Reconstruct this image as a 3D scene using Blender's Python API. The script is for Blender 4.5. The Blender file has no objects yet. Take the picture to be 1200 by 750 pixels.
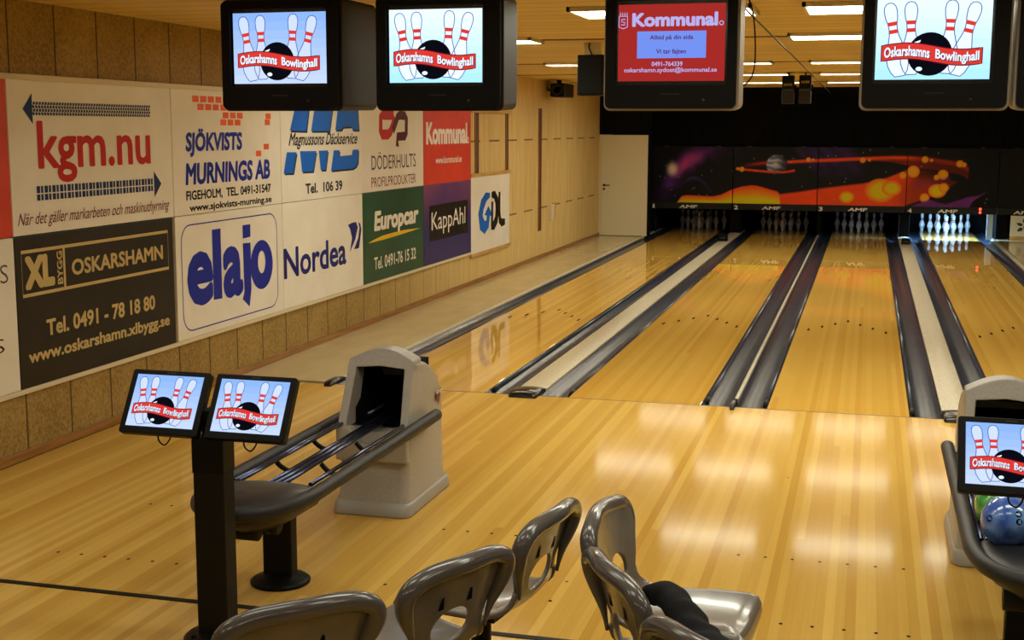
import bpy, bmesh, math, random
from mathutils import Vector, Matrix, noise
random.seed(7)
PI = math.pi
SC = bpy.context.scene
COL = SC.collection

def srgb(r, g, b):
    def f(c):
        c /= 255.0
        return c / 12.92 if c <= 0.04045 else ((c + 0.055) / 1.055) ** 2.4
    return (f(r), f(g), f(b), 1.0)

# ------------------------------------------------------------------ camera
cd = bpy.data.cameras.new('camera')
cam = bpy.data.objects.new('camera', cd)
COL.objects.link(cam)
R_ = Vector((0.96506652, 0.26198723, 0.00305076))
U_ = Vector((-0.04094885, 0.13931953, 0.98940046))
F_ = Vector((-0.25878525, 0.95496218, -0.14518068))
cam.matrix_world = Matrix(((R_.x, U_.x, -F_.x, 0.1567), (R_.y, U_.y, -F_.y, -10.0337),
                           (R_.z, U_.z, -F_.z, 2.134), (0, 0, 0, 1)))
cd.sensor_fit = 'HORIZONTAL'
cd.sensor_width = 36.0
cd.lens = 1532.25 / 1200 * 36.0
cd.clip_end = 100
SC.camera = cam

# ------------------------------------------------------------------ light and exposure
w = bpy.data.worlds.new('world')
SC.world = w
w.use_nodes = True
w.node_tree.nodes['Background'].inputs[0].default_value = (1.0, 0.8, 0.5, 1)
w.node_tree.nodes['Background'].inputs[1].default_value = 0.02
LAMP_COLOR = (1.0, 0.985, 0.81, 1)
LAMP_STRENGTH = 16.0        # fluorescent troughs over the lanes
LAMP_STRENGTH_FILL = 8.0    # unseen fill row added before the televisions to brighten the floor
LAMP_STRENGTH_BACK = 4.0   # troughs over the seating, out of frame
SC.view_settings.view_transform = 'Standard'
SC.view_settings.look = 'None'
SC.view_settings.exposure = 0.17
SC.view_settings.gamma = 1.0
SC.view_settings.use_curve_mapping = False

# ------------------------------------------------------------------ helpers: materials
def mat(name, col, rough=0.5, metal=0.0, spec=0.5, coat=0.0):
    m = bpy.data.materials.new(name)
    m.use_nodes = True
    b = m.node_tree.nodes['Principled BSDF']
    b.inputs['Base Color'].default_value = col
    b.inputs['Roughness'].default_value = rough
    b.inputs['Metallic'].default_value = metal
    b.inputs['Specular IOR Level'].default_value = spec
    b.inputs['Coat Weight'].default_value = coat
    b.inputs['Coat Roughness'].default_value = 0.08
    return m

def speckle(m, col, col2, scale=60.0, stretch=(1, 1, 1), detail=4.0, lo=0.35, hi=0.65, bump=0.0):
    """mix two colours by object-space noise"""
    nt = m.node_tree
    b = nt.nodes['Principled BSDF']
    tc = nt.nodes.new('ShaderNodeTexCoord')
    mp = nt.nodes.new('ShaderNodeMapping')
    mp.inputs['Scale'].default_value = stretch
    nz = nt.nodes.new('ShaderNodeTexNoise')
    nz.inputs['Scale'].default_value = scale
    nz.inputs['Detail'].default_value = detail
    rp = nt.nodes.new('ShaderNodeValToRGB')
    rp.color_ramp.elements[0].position = lo
    rp.color_ramp.elements[1].position = hi
    rp.color_ramp.elements[0].color = col
    rp.color_ramp.elements[1].color = col2
    nt.links.new(tc.outputs['Object'], mp.inputs[0])
    nt.links.new(mp.outputs[0], nz.inputs['Vector'])
    nt.links.new(nz.outputs['Fac'], rp.inputs[0])
    nt.links.new(rp.outputs[0], b.inputs['Base Color'])
    if bump:
        bp = nt.nodes.new('ShaderNodeBump')
        bp.inputs['Strength'].default_value = bump
        bp.inputs['Distance'].default_value = 0.002
        nt.links.new(nz.outputs['Fac'], bp.inputs['Height'])
        nt.links.new(bp.outputs[0], b.inputs['Normal'])
    return m

def emis(name, col, strength=1.0):
    m = bpy.data.materials.new(name)
    m.use_nodes = True
    nt = m.node_tree
    nt.nodes.remove(nt.nodes['Principled BSDF'])
    e = nt.nodes.new('ShaderNodeEmission')
    e.inputs[0].default_value = col
    e.inputs[1].default_value = strength
    nt.links.new(e.outputs[0], nt.nodes['Material Output'].inputs[0])
    return m

class NT:
    """tiny node-graph writer"""
    def __init__(s, m): s.nt = m.node_tree; s.m = m
    def n(s, t, **kw):
        x = s.nt.nodes.new(t)
        for k, v in kw.items(): setattr(x, k, v)
        return x
    def l(s, a, b): s.nt.links.new(a, b)
    def math(s, op, a, b=None, c=None):
        x = s.nt.nodes.new('ShaderNodeMath'); x.operation = op
        for i, v in enumerate((a, b, c)):
            if v is None: continue
            if hasattr(v, 'links'): s.l(v, x.inputs[i])
            else: x.inputs[i].default_value = v
        return x.outputs[0]
    def mixc(s, f, a, b, blend='MIX'):
        x = s.nt.nodes.new('ShaderNodeMix'); x.data_type = 'RGBA'; x.blend_type = blend
        for sock, v in ((x.inputs[0], f), (x.inputs[6], a), (x.inputs[7], b)):
            if hasattr(v, 'links'): s.l(v, sock)
            else: sock.default_value = v
        return x.outputs[2]

def wood_floor(name, dark, light, board, rough, coat=0.0, glue=0.0, seam=None, spec=0.5, coatr=0.05, grain=0.3, tone=.5):
    """narrow boards running along y, tone picked per board, long grain"""
    m = mat(name, light, rough, spec=spec, coat=coat)
    m.node_tree.nodes['Principled BSDF'].inputs['Coat Roughness'].default_value = coatr
    g = NT(m)
    geo = g.n('ShaderNodeNewGeometry')
    sp = g.n('ShaderNodeSeparateXYZ'); g.l(geo.outputs['Position'], sp.inputs[0])
    bx = g.math('FLOOR', g.math('DIVIDE', sp.outputs['X'], board))
    # long boards: offset each row, new tone every 3.2 m
    wn0 = g.n('ShaderNodeTexWhiteNoise', noise_dimensions='1D'); g.l(bx, wn0.inputs['W'])
    by = g.math('FLOOR', g.math('ADD', g.math('DIVIDE', sp.outputs['Y'], 14.0), g.math('MULTIPLY', wn0.outputs['Value'], 7.0)))
    cv = g.n('ShaderNodeCombineXYZ'); g.l(bx, cv.inputs[0]); g.l(by, cv.inputs[1])
    wn = g.n('ShaderNodeTexWhiteNoise', noise_dimensions='2D'); g.l(cv.outputs[0], wn.inputs['Vector'])
    mp = g.n('ShaderNodeMapping'); mp.inputs['Scale'].default_value = (55, 1.4, 1); g.l(geo.outputs['Position'], mp.inputs[0])
    nz = g.n('ShaderNodeTexNoise'); nz.inputs['Scale'].default_value = 1.0; nz.inputs['Detail'].default_value = 3; g.l(mp.outputs[0], nz.inputs['Vector'])
    # neighbouring boards drift together
    mp2 = g.n('ShaderNodeMapping'); mp2.inputs['Scale'].default_value = (6, 0.05, 1); g.l(geo.outputs['Position'], mp2.inputs[0])
    nz2 = g.n('ShaderNodeTexNoise'); nz2.inputs['Scale'].default_value = 1.0; nz2.inputs['Detail'].default_value = 1; g.l(mp2.outputs[0], nz2.inputs['Vector'])
    f = g.math('ADD', g.math('MULTIPLY', wn.outputs['Value'], tone), g.math('MULTIPLY', nz.outputs['Fac'], grain))
    f = g.math('ADD', f, g.math('MULTIPLY', nz2.outputs['Fac'], 0.25))
    f = g.math('ADD', f, .37 - grain * .5 - tone * .5)
    c = g.mixc(f, dark, light)
    if seam:
        fr = g.math('FRACT', g.math('DIVIDE', sp.outputs['X'], board))
        edge = g.math('LESS_THAN', fr, 0.05)
        c = g.mixc(g.math('MULTIPLY', edge, seam), c, (0.05, 0.025, 0.005, 1))
    g.l(c, m.node_tree.nodes['Principled BSDF'].inputs['Base Color'])
    return m

M = {}
M['approach'] = wood_floor('approach_wood', srgb(184, 137, 52), srgb(228, 192, 102), 0.045, 0.5, coat=.34, seam=0.10, spec=0.0, grain=.22, coatr=.095)
M['lane'] = wood_floor('lane_wood', srgb(208, 152, 54), srgb(242, 202, 102), 0.042, 0.5, coat=1.0, seam=0, spec=0.0, grain=.0, tone=.40, coatr=.02)
M['deck'] = wood_floor('pin_deck_wood', srgb(150, 104, 44), srgb(190, 142, 70), 0.027, 0.13)
M['ledge'] = speckle(mat('ledge_floor', srgb(200, 182, 140), 0.12, spec=0.5), srgb(196, 178, 134), srgb(206, 188, 146), 5, (1, .3, 1))
M['cap'] = speckle(mat('cap_laminate', srgb(205, 195, 165), 0.25), srgb(200, 190, 160), srgb(216, 206, 178), 40)
M['gutter'] = speckle(mat('gutter_plastic', srgb(50, 55, 66), 0.2), srgb(46, 52, 64), srgb(60, 66, 78), 3, (3, .1, 1))
M['black'] = mat('black_plastic', (0.004, 0.004, 0.004, 1), 0.45, spec=.15)
M['black_gloss'] = mat('black_gloss', (0.01, 0.01, 0.01, 1), 0.18)
M['black_metal'] = speckle(mat('black_powder_coat', (0.011, 0.010, 0.009, 1), 0.5), (0.009, 0.009, 0.008, 1), (0.014, 0.013, 0.012, 1), 300)
M['black_metal'].node_tree.nodes['Principled BSDF'].inputs['Specular IOR Level'].default_value = .12
M['void'] = mat('dark_void', (0.004, 0.004, 0.004, 1), 0.9, spec=0.1)
M['curtain'] = speckle(mat('black_cloth', (0.006, 0.006, 0.006, 1), 0.95, spec=0.1), (0.004, 0.004, 0.004, 1), (0.008, 0.008, 0.008, 1), 6, (6, 6, .3))
M['tube'] = mat('rubber_tube', (0.018, 0.018, 0.019, 1), 0.5, spec=.35)
M['chrome'] = mat('chrome_rail', (0.075, 0.085, 0.15, 1), 0.2, .8)
M['hood'] = speckle(mat('hood_plastic', srgb(150, 146, 136), 0.38), srgb(160, 156, 148), srgb(170, 166, 158), 90, bump=0.05)
M['hood_skirt'] = mat('hood_skirt', srgb(160, 157, 150), 0.4)
M['chair'] = speckle(mat('chair_plastic', srgb(112, 107, 101), 0.22, coat=0.3), srgb(105, 100, 94), srgb(119, 114, 108), 8)
M['chair_rim'] = mat('chair_rim', srgb(88, 86, 86), 0.2, coat=0.4)
M['white_sign'] = speckle(mat('white_sign', srgb(226, 218, 200), 0.3), srgb(236, 230, 214), srgb(242, 237, 224), 3)
M['cream'] = mat('cream_paint', srgb(222, 208, 172), 0.45)
M['doorpaint'] = mat('door_paint', srgb(224, 214, 178), 0.4)
M['brown_wood'] = speckle(mat('brown_wood', srgb(150, 104, 48), 0.4), srgb(138, 92, 40), srgb(164, 116, 56), 4, (8, .6, 8))
M['batten'] = speckle(mat('pine_batten', srgb(205, 160, 85), 0.45), srgb(190, 145, 72), srgb(214, 172, 98), 4, (8, .6, 8))
M['slot'] = mat('slot_brown', srgb(92, 48, 20), 0.6)
M['case'] = mat('tv_case', srgb(186, 178, 158), 0.45)
M['case_dark'] = mat('tv_case_dark', srgb(40, 36, 32), 0.5, spec=.3)
M['pin'] = mat('pin_white', srgb(232, 230, 224), 0.25, coat=0.5)
M['pin_red'] = mat('pin_red', srgb(190, 30, 30), 0.3)
M['black_ink'] = mat('ink_black', srgb(18, 17, 16), 0.4)
M['red_ink'] = mat('ink_red', srgb(196, 34, 26), 0.4)
M['blue_ink'] = mat('ink_blue', srgb(20, 42, 158), 0.4)
M['azure_ink'] = mat('ink_azure', srgb(10, 100, 204), 0.4)
M['teal_ink'] = mat('ink_teal', srgb(10, 50, 98), 0.4)
M['orange_ink'] = mat('ink_orange', srgb(240, 100, 44), 0.4)
M['maroon_ink'] = mat('ink_maroon', srgb(84, 22, 26), 0.4)
M['brown_ink'] = mat('ink_brown', srgb(120, 40, 36), 0.4)
M['white_ink'] = mat('ink_white', srgb(236, 230, 216), 0.4)
M['tan_ink'] = mat('ink_tan', srgb(206, 182, 122), 0.4)
M['yellow_ink'] = mat('ink_yellow', srgb(230, 190, 40), 0.4)
M['navy_ink'] = mat('ink_navy', srgb(24, 32, 120), 0.4)
M['grey_ink'] = mat('ink_grey', srgb(76, 70, 62), 0.4)

for _k in [k for k in M if k.endswith('_ink')]:
    M[_k].node_tree.nodes['Principled BSDF'].inputs['Specular IOR Level'].default_value = .2
M['tray'] = mat('tray_plastic', (0.014, 0.014, 0.015, 1), 0.38)
M['ochre'] = mat('ochre_board', srgb(200, 130, 44), .5)

# left wall: chip boards with dark joints; smooth plywood further down the room
def wall_material():
    m = mat('wall_boards', srgb(170, 130, 60), 0.6, spec=0.25)
    g = NT(m); nt = m.node_tree
    geo = g.n('ShaderNodeNewGeometry')
    sp = g.n('ShaderNodeSeparateXYZ'); g.l(geo.outputs['Position'], sp.inputs[0])
    n1 = g.n('ShaderNodeTexNoise'); n1.inputs['Scale'].default_value = 45; n1.inputs['Detail'].default_value = 5; g.l(geo.outputs['Position'], n1.inputs['Vector'])
    n2 = g.n('ShaderNodeTexNoise'); n2.inputs['Scale'].default_value = 2.2; n2.inputs['Detail'].default_value = 3; g.l(geo.outputs['Position'], n2.inputs['Vector'])
    mp = g.n('ShaderNodeMapping'); mp.inputs['Scale'].default_value = (1, 14, 1.2); g.l(geo.outputs['Position'], mp.inputs[0])
    n3 = g.n('ShaderNodeTexNoise'); n3.inputs['Scale'].default_value = 1; n3.inputs['Detail'].default_value = 3; g.l(mp.outputs[0], n3.inputs['Vector'])
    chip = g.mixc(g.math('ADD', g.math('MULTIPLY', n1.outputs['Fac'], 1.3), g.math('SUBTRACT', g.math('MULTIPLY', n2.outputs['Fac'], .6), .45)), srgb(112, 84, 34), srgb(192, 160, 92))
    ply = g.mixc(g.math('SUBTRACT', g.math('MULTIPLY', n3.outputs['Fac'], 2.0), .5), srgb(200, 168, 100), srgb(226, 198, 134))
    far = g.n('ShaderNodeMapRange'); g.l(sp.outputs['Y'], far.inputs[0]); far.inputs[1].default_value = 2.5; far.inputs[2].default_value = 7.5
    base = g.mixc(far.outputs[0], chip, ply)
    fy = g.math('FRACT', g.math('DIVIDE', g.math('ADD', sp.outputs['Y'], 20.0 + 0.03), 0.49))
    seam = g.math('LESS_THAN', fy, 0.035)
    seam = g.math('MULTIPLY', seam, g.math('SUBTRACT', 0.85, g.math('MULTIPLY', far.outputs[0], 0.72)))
    c = g.mixc(seam, base, srgb(62, 42, 14))
    # horizontal joints of the far boards, dashed from board to board
    f2 = g.math('LESS_THAN', g.math('FRACT', g.math('DIVIDE', sp.outputs['Y'], 0.98)), 0.55)
    for z, a in ((1.955, 9.0), (0.84, 9.0)):
        d = g.math('LESS_THAN', g.math('ABSOLUTE', g.math('SUBTRACT', sp.outputs['Z'], z)), 0.012)
        k = g.math('MULTIPLY', g.math('MULTIPLY', d, f2), g.math('GREATER_THAN', sp.outputs['Y'], 6.9))
        c = g.mixc(g.math('MULTIPLY', k, 0.8), c, srgb(70, 42, 12))
    g.l(c, nt.nodes['Principled BSDF'].inputs['Base Color'])
    bp = g.n('ShaderNodeBump'); bp.inputs['Strength'].default_value = .15; bp.inputs['Distance'].default_value = .003
    g.l(n1.outputs['Fac'], bp.inputs['Height']); g.l(bp.outputs[0], nt.nodes['Principled BSDF'].inputs['Normal'])
    return m
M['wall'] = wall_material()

def ceiling_material():
    m = mat('ceiling_planks', srgb(214, 184, 112), 0.55, spec=0.3)
    g = NT(m)
    geo = g.n('ShaderNodeNewGeometry')
    sp = g.n('ShaderNodeSeparateXYZ'); g.l(geo.outputs['Position'], sp.inputs[0])
    q = g.math('DIVIDE', g.math('ADD', sp.outputs['Y'], 30.0), 0.30)
    wn = g.n('ShaderNodeTexWhiteNoise', noise_dimensions='1D'); g.l(g.math('FLOOR', q), wn.inputs['W'])
    c = g.mixc(wn.outputs['Value'], srgb(220, 190, 112), srgb(232, 204, 128))
    seam = g.math('LESS_THAN', g.math('FRACT', q), 0.06)
    c = g.mixc(g.math('MULTIPLY', seam, .7), c, srgb(110, 78, 34))
    q2 = g.math('LESS_THAN', g.math('FRACT', g.math('DIVIDE', g.math('ADD', sp.outputs['X'], 30.0), 2.4)), 0.004)
    c = g.mixc(g.math('MULTIPLY', q2, .5), c, srgb(110, 78, 34))
    g.l(c, m.node_tree.nodes['Principled BSDF'].inputs['Base Color'])
    return m
M['ceiling'] = ceiling_material()

# ------------------------------------------------------------------ helpers: geometry
class MB:
    """collects shapes for one mesh object"""
    def __init__(s): s.v = []; s.f = []; s.mi = []; s.sm = []; s.mats = []
    def _m(s, m):
        if m not in s.mats: s.mats.append(m)
        return s.mats.index(m)
    def add(s, vs, fs, m=None, smooth=False):
        o = len(s.v); s.v += [tuple(p) for p in vs]
        k = s._m(m)
        for f in fs:
            s.f.append(tuple(i + o for i in f)); s.mi.append(k); s.sm.append(smooth)
        return s
    def box(s, x0, x1, y0, y1, z0, z1, m=None):
        vs = [(x, y, z) for z in (z0, z1) for y in (y0, y1) for x in (x0, x1)]
        return s.add(vs, [(0, 2, 3, 1), (4, 5, 7, 6), (0, 1, 5, 4), (1, 3, 7, 5), (3, 2, 6, 7), (2, 0, 4, 6)], m)
    def prism(s, poly, fr, h0, h1, m=None):
        """polygon (a,b) extruded along the frame's normal from h0 to h1; fr(a,b,h)->xyz"""
        n = len(poly)
        vs = [fr(a, b, h0) for a, b in poly] + [fr(a, b, h1) for a, b in poly]
        fs = [tuple(range(n - 1, -1, -1)), tuple(range(n, 2 * n))]
        fs += [(i, (i + 1) % n, n + (i + 1) % n, n + i) for i in range(n)]
        return s.add(vs, fs, m)
    def flat(s, poly, fr, h, m=None):
        return s.add([fr(a, b, h) for a, b in poly], [tuple(range(len(poly)))], m)
    def strip(s, pts, wd, fr, h, m=None, closed=False):
        """flat ribbon along a polyline"""
        n = len(pts); L = []; Rr = []
        for i in range(n):
            if closed: a, b = pts[i - 1], pts[(i + 1) % n]
            else: a, b = pts[max(i - 1, 0)], pts[min(i + 1, n - 1)]
            dx, dy = b[0] - a[0], b[1] - a[1]; d = math.hypot(dx, dy) or 1
            ww = wd[i] if isinstance(wd, (list, tuple)) else wd
            nx, ny = -dy / d * ww / 2, dx / d * ww / 2
            L.append((pts[i][0] + nx, pts[i][1] + ny)); Rr.append((pts[i][0] - nx, pts[i][1] - ny))
        vs = [fr(a, b, h) for a, b in L] + [fr(a, b, h) for a, b in Rr]
        rng = range(n if closed else n - 1)
        return s.add(vs, [(n + i, n + (i + 1) % n, (i + 1) % n, i) for i in rng], m)
    def lathe(s, prof, m=None, seg=24, org=(0, 0, 0), axis='z', smooth=True):
        vs = []; n = len(prof)
        for r, h in prof:
            for k in range(seg):
                a = 2 * PI * k / seg
                c, d = r * math.cos(a), r * math.sin(a)
                p = {'z': (c, d, h), 'x': (h, c, d), 'y': (d, h, c)}[axis]
                vs.append((p[0] + org[0], p[1] + org[1], p[2] + org[2]))
        fs = []
        for i in range(n - 1):
            for k in range(seg):
                k2 = (k + 1) % seg
                fs.append((i * seg + k, i * seg + k2, (i + 1) * seg + k2, (i + 1) * seg + k))
        s.add(vs, fs, m, smooth)
        o = len(s.v) - len(vs)
        for i, flip in ((0, True), (n - 1, False)):
            if prof[i][0] > 1e-6:
                ring = [o + i * seg + k for k in range(seg)]
                s.f.append(tuple(reversed(ring)) if flip else tuple(ring)); s.mi.append(s._m(m)); s.sm.append(False)
        return s
    def tube(s, path, r, m=None, seg=10, caps=True, closed=False):
        pts = [Vector(p) for p in path]; n = len(pts); vs = []
        up = None
        for i in range(n):
            if closed: t = pts[(i + 1) % n] - pts[i - 1]
            else: t = pts[min(i + 1, n - 1)] - pts[max(i - 1, 0)]
            t.normalize()
            if up is None:
                up = Vector((0, 0, 1)) if abs(t.z) < .9 else Vector((1, 0, 0))
            a = t.cross(up); a.normalize(); b = a.cross(t); b.normalize(); up = b
            rr = r[i] if isinstance(r, (list, tuple)) else r
            for k in range(seg):
                q = 2 * PI * k / seg
                vs.append(tuple(pts[i] + (a * math.cos(q) + b * math.sin(q)) * rr))
        fs = []
        for i in range(n if closed else n - 1):
            j = (i + 1) % n
            for k in range(seg):
                k2 = (k + 1) % seg
                fs.append((i * seg + k, j * seg + k, j * seg + k2, i * seg + k2))
        s.add(vs, fs, m, True)
        if caps and not closed:
            o = len(s.v) - len(vs)
            s.f.append(tuple(o + k for k in range(seg))); s.mi.append(s._m(m)); s.sm.append(False)
            s.f.append(tuple(o + (n - 1) * seg + k for k in reversed(range(seg)))); s.mi.append(s._m(m)); s.sm.append(False)
        return s
    def loft(s, rings, m=None, smooth=True, cap0=True, cap1=True):
        n = len(rings[0]); vs = [p for r in rings for p in r]
        fs = [(i * n + k, i * n + (k + 1) % n, (i + 1) * n + (k + 1) % n, (i + 1) * n + k) for i in range(len(rings) - 1) for k in range(n)]
        s.add(vs, fs, m, smooth)
        o = len(s.v) - len(vs); k_ = s._m(m)
        if cap0: s.f.append(tuple(o + k for k in reversed(range(n)))); s.mi.append(k_); s.sm.append(False)
        if cap1: s.f.append(tuple(o + (len(rings) - 1) * n + k for k in range(n))); s.mi.append(k_); s.sm.append(False)
        return s
    def grid(s, nu, nv, fn, m=None, smooth=True, skip=None):
        vs = [fn(i / nu, j / nv) for j in range(nv + 1) for i in range(nu + 1)]
        fs = []
        for j in range(nv):
            for i in range(nu):
                if skip and skip((i + .5) / nu, (j + .5) / nv): continue
                a = j * (nu + 1) + i
                fs.append((a, a + 1, a + nu + 2, a + nu + 1))
        return s.add(vs, fs, m, smooth)
    def mesh(s, name):
        me = bpy.data.meshes.new(name)
        me.from_pydata(s.v, [], s.f)
        for m in s.mats:
            if m is not None: me.materials.append(m)
        me.polygons.foreach_set('material_index', s.mi)
        me.polygons.foreach_set('use_smooth', s.sm)
        me.update()
        return me
    def build(s, name, parent=None, bevel=0.0, fix=True, loc=None, weld=False):
        me = s.mesh(name)
        if fix or weld:
            bm = bmesh.new(); bm.from_mesh(me)
            if weld: bmesh.ops.remove_doubles(bm, verts=bm.verts, dist=1e-5)
            if fix: bmesh.ops.recalc_face_normals(bm, faces=bm.faces)
            bm.to_mesh(me); bm.free()
        o = bpy.data.objects.new(name, me)
        COL.objects.link(o)
        if parent: o.parent = parent
        if loc: o.location = loc
        if bevel:
            b = o.modifiers.new('bevel', 'BEVEL'); b.width = bevel; b.segments = 2; b.limit_method = 'ANGLE'; b.angle_limit = math.radians(40)
        return o

def tag(o, label, cat, group=None, kind=None):
    o['label'] = label; o['category'] = cat
    if group: o['group'] = group
    if kind: o['kind'] = kind
    return o

def empty(name, loc, rz=0.0):
    o = bpy.data.objects.new(name, None)
    o.empty_display_size = 0.1
    COL.objects.link(o)
    o.location = loc; o.rotation_euler = (0, 0, rz)
    return o

def struct(o):
    o['kind'] = 'structure'
    return o

def copy_tree(o, parent=None):
    c = o.copy(); COL.objects.link(c)
    if parent: c.parent = parent
    for ch in [x for x in o.children]: copy_tree(ch, c)
    return c

def FR(o, u, v, n):
    o, u, v, n = Vector(o), Vector(u), Vector(v), Vector(n)
    return lambda a, b, h=0.0: tuple(o + u * a + v * b + n * h)

def spline(pts, k=8):
    """Catmull-Rom through points of any dimension"""
    out = []; n = len(pts)
    for i in range(n - 1):
        p0, p1, p2, p3 = pts[max(i - 1, 0)], pts[i], pts[i + 1], pts[min(i + 2, n - 1)]
        for j in range(k):
            t = j / k
            out.append(tuple(.5 * (2 * b + (c - a) * t + (2 * a - 5 * b + 4 * c - d) * t * t + (3 * b - a - 3 * c + d) * t ** 3)
                             for a, b, c, d in zip(p0, p1, p2, p3)))
    out.append(tuple(pts[-1]))
    return out

_tc = {}
def text_mesh(body, bold=0.0, res=3):
    """letters normalised to a unit box; bold thickens every stroke by a ribbon along its outline"""
    key = (body, bold)
    if key in _tc: return _tc[key]
    cu = bpy.data.curves.new('t', 'FONT')
    cu.body = body; cu.size = 1.0; cu.offset = min(bold, 0.0); cu.resolution_u = res
    ob = bpy.data.objects.new('t', cu); COL.objects.link(ob)
    dg = bpy.context.evaluated_depsgraph_get()
    me = bpy.data.meshes.new_from_object(ob.evaluated_get(dg))
    vs = [(v.co.x, v.co.y, 0.0) for v in me.vertices]; fs = [tuple(p.vertices) for p in me.polygons]
    bpy.data.objects.remove(ob); bpy.data.curves.remove(cu); bpy.data.meshes.remove(me)
    if bold > 0:
        cnt = {}
        for f in fs:
            for i in range(len(f)):
                e = tuple(sorted((f[i], f[(i + 1) % len(f)]))); cnt[e] = cnt.get(e, 0) + 1
        rim = [e for e, c in cnt.items() if c == 1]
        base = list(vs)
        for a, b in rim:
            (ax, ay, _), (bx, by, _) = base[a], base[b]
            d = math.hypot(bx - ax, by - ay)
            if d < 1e-7: continue
            nx, ny = -(by - ay) / d * bold, (bx - ax) / d * bold
            o = len(vs)
            lv = 1 + len(fs) % 19          # overlapping ribbons never share one plane
            vs += [(ax + nx, ay + ny, lv), (ax - nx, ay - ny, lv), (bx - nx, by - ny, lv), (bx + nx, by + ny, lv)]
            fs.append((o, o + 1, o + 2, o + 3))
        for k in set(i for e in rim for i in e):
            o = len(vs); cx, cy, _ = base[k]; lv = 20 + len(fs) % 7
            vs += [(cx + bold * math.cos(PI * q / 4), cy + bold * math.sin(PI * q / 4), lv) for q in range(8)]
            fs.append(tuple(range(o, o + 8)))
    xs = [p[0] for p in vs]; ys = [p[1] for p in vs]
    x0, x1, y0, y1 = min(xs), max(xs), min(ys), max(ys)
    vs = [((a - x0) / (x1 - x0), (b - y0) / (y1 - y0), l * 3e-5) for a, b, l in vs]
    _tc[key] = (vs, fs)
    return _tc[key]

def put_text(mb, body, a0, a1, b0, b1, fr, h, m, bold=0.0, shear=0.0, warp=None):
    """letters filling the box a0..a1, b0..b1"""
    vs, fs = text_mesh(body, bold)
    hh = b1 - b0
    ww = (a1 - a0) - abs(shear) * hh
    out = []
    for x, y, l in vs:
        a = a0 + x * ww + (shear * y * hh if shear >= 0 else 0)
        b = b0 + y * hh
        if warp: a, b = warp(a, b)
        out.append(fr(a, b, h + l))
    mb.add(out, fs, m)
    return mb

def round_rect(x0, x1, y0, y1, r, k=5):
    p = []
    for cx, cy, a0 in ((x1 - r, y1 - r, 0), (x0 + r, y1 - r, 90), (x0 + r, y0 + r, 180), (x1 - r, y0 + r, 270)):
        for i in range(k + 1):
            a = math.radians(a0 + 90 * i / k)
            p.append((cx + r * math.cos(a), cy + r * math.sin(a)))
    return p

def disc(cx, cy, rx, ry=None, k=24):
    ry = rx if ry is None else ry
    return [(cx + rx * math.cos(2 * PI * i / k), cy + ry * math.sin(2 * PI * i / k)) for i in range(k)]

def bar(mb, p, q, w, h, m):
    """rectangular bar between two points"""
    p, q = Vector(p), Vector(q)
    t = (q - p).normalized()
    up = Vector((0, 0, 1)) if abs(t.z) < .9 else Vector((0, 1, 0))
    a = t.cross(up).normalized(); b = a.cross(t)
    vs = [tuple(c + a * sa * w / 2 + b * sb * h / 2) for c in (p, q) for sb in (-1, 1) for sa in (-1, 1)]
    mb.add(vs, [(0, 2, 3, 1), (4, 5, 7, 6), (0, 1, 5, 4), (1, 3, 7, 5), (3, 2, 6, 7), (2, 0, 4, 6)], m)
# ------------------------------------------------------------------ the room
LX = -5.03
CEIL = 2.92
struct(MB().box(LX - .02, 6.6, -13, 0, -.06, 0, M['approach']).build('floor'))
struct(MB().box(LX - .02, 6.6, 0, 20.5, -.2, -.075, M['void']).build('trim_1'))
struct(MB().box(LX - .02, 6.6, -13, 20.5, CEIL, CEIL + .1, M['ceiling']).build('ceiling'))
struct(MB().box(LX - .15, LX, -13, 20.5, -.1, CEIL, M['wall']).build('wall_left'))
struct(MB().box(6.5, 6.65, -13, 20.5, -.1, CEIL, M['wall']).build('wall_right'))
struct(MB().box(LX - .1, 6.6, -13.15, -13, -.1, CEIL, M['wall']).build('wall_rear'))
# black wall round the door and above the pin machines
fb = MB()
fb.box(LX, -4.0, 15.7, 15.8, 2.015, CEIL, M['curtain'])
fb.box(-4.05, -4.0, 15.7, 15.8, 0, 2.015, M['curtain'])
fb.box(LX, -4.985, 15.7, 15.8, 0, 2.015, M['cream'])
fb.box(-4.0, 6.5, 15.7, 15.76, 2.80, CEIL, M['curtain'])
fb.box(LX, 6.5, 17.08, 17.14, 1.72, CEIL, M['curtain'])
fb.box(LX, 6.5, 19.5, 19.6, -.1, 1.72, M['curtain'])
fb.box(LX, -4.20, 17.08, 17.14, -.1, 1.72, M['curtain'])
struct(fb.build('wall_far'))
# skirting along the left wall
struct(MB().box(LX, LX + .022, -13, 15.7, 0.012, .07, M['brown_wood']).build('baseboard_left', bevel=.004))
# rails the advertising boards are fixed on
struct(MB().box(LX, LX + .03, -13, 6.87, 2.425, 2.462, M['cream']).build('trim_2', bevel=.004))
struct(MB().box(LX, LX + .03, -13, 6.87, .435, .468, M['cream']).build('trim_3', bevel=.004))
b = MB()
b.box(LX, LX + .035, 6.88, 8.95, 2.34, 2.385, M['batten'])
b.box(LX, LX + .035, 6.88, 8.95, 1.47, 1.52, M['batten'])
b.box(LX, LX + .035, 6.88, 8.90, .385, .43, M['batten'])
struct(b.build('trim_4', bevel=.004))
b = MB()
for y0, y1, z0, z1 in ((7.13, 7.33, 1.52, 2.34), (8.69, 8.86, 1.52, 2.34), (10.70, 10.92, .464, 2.45)):
    b.box(LX - .002, LX + .004, y0, y1, z0, z1, M['slot'])
    b.box(LX - .002, LX + .012, y0, y0 + .03, z0, z1, M['brown_wood'])
struct(b.build('trim_5'))
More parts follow.
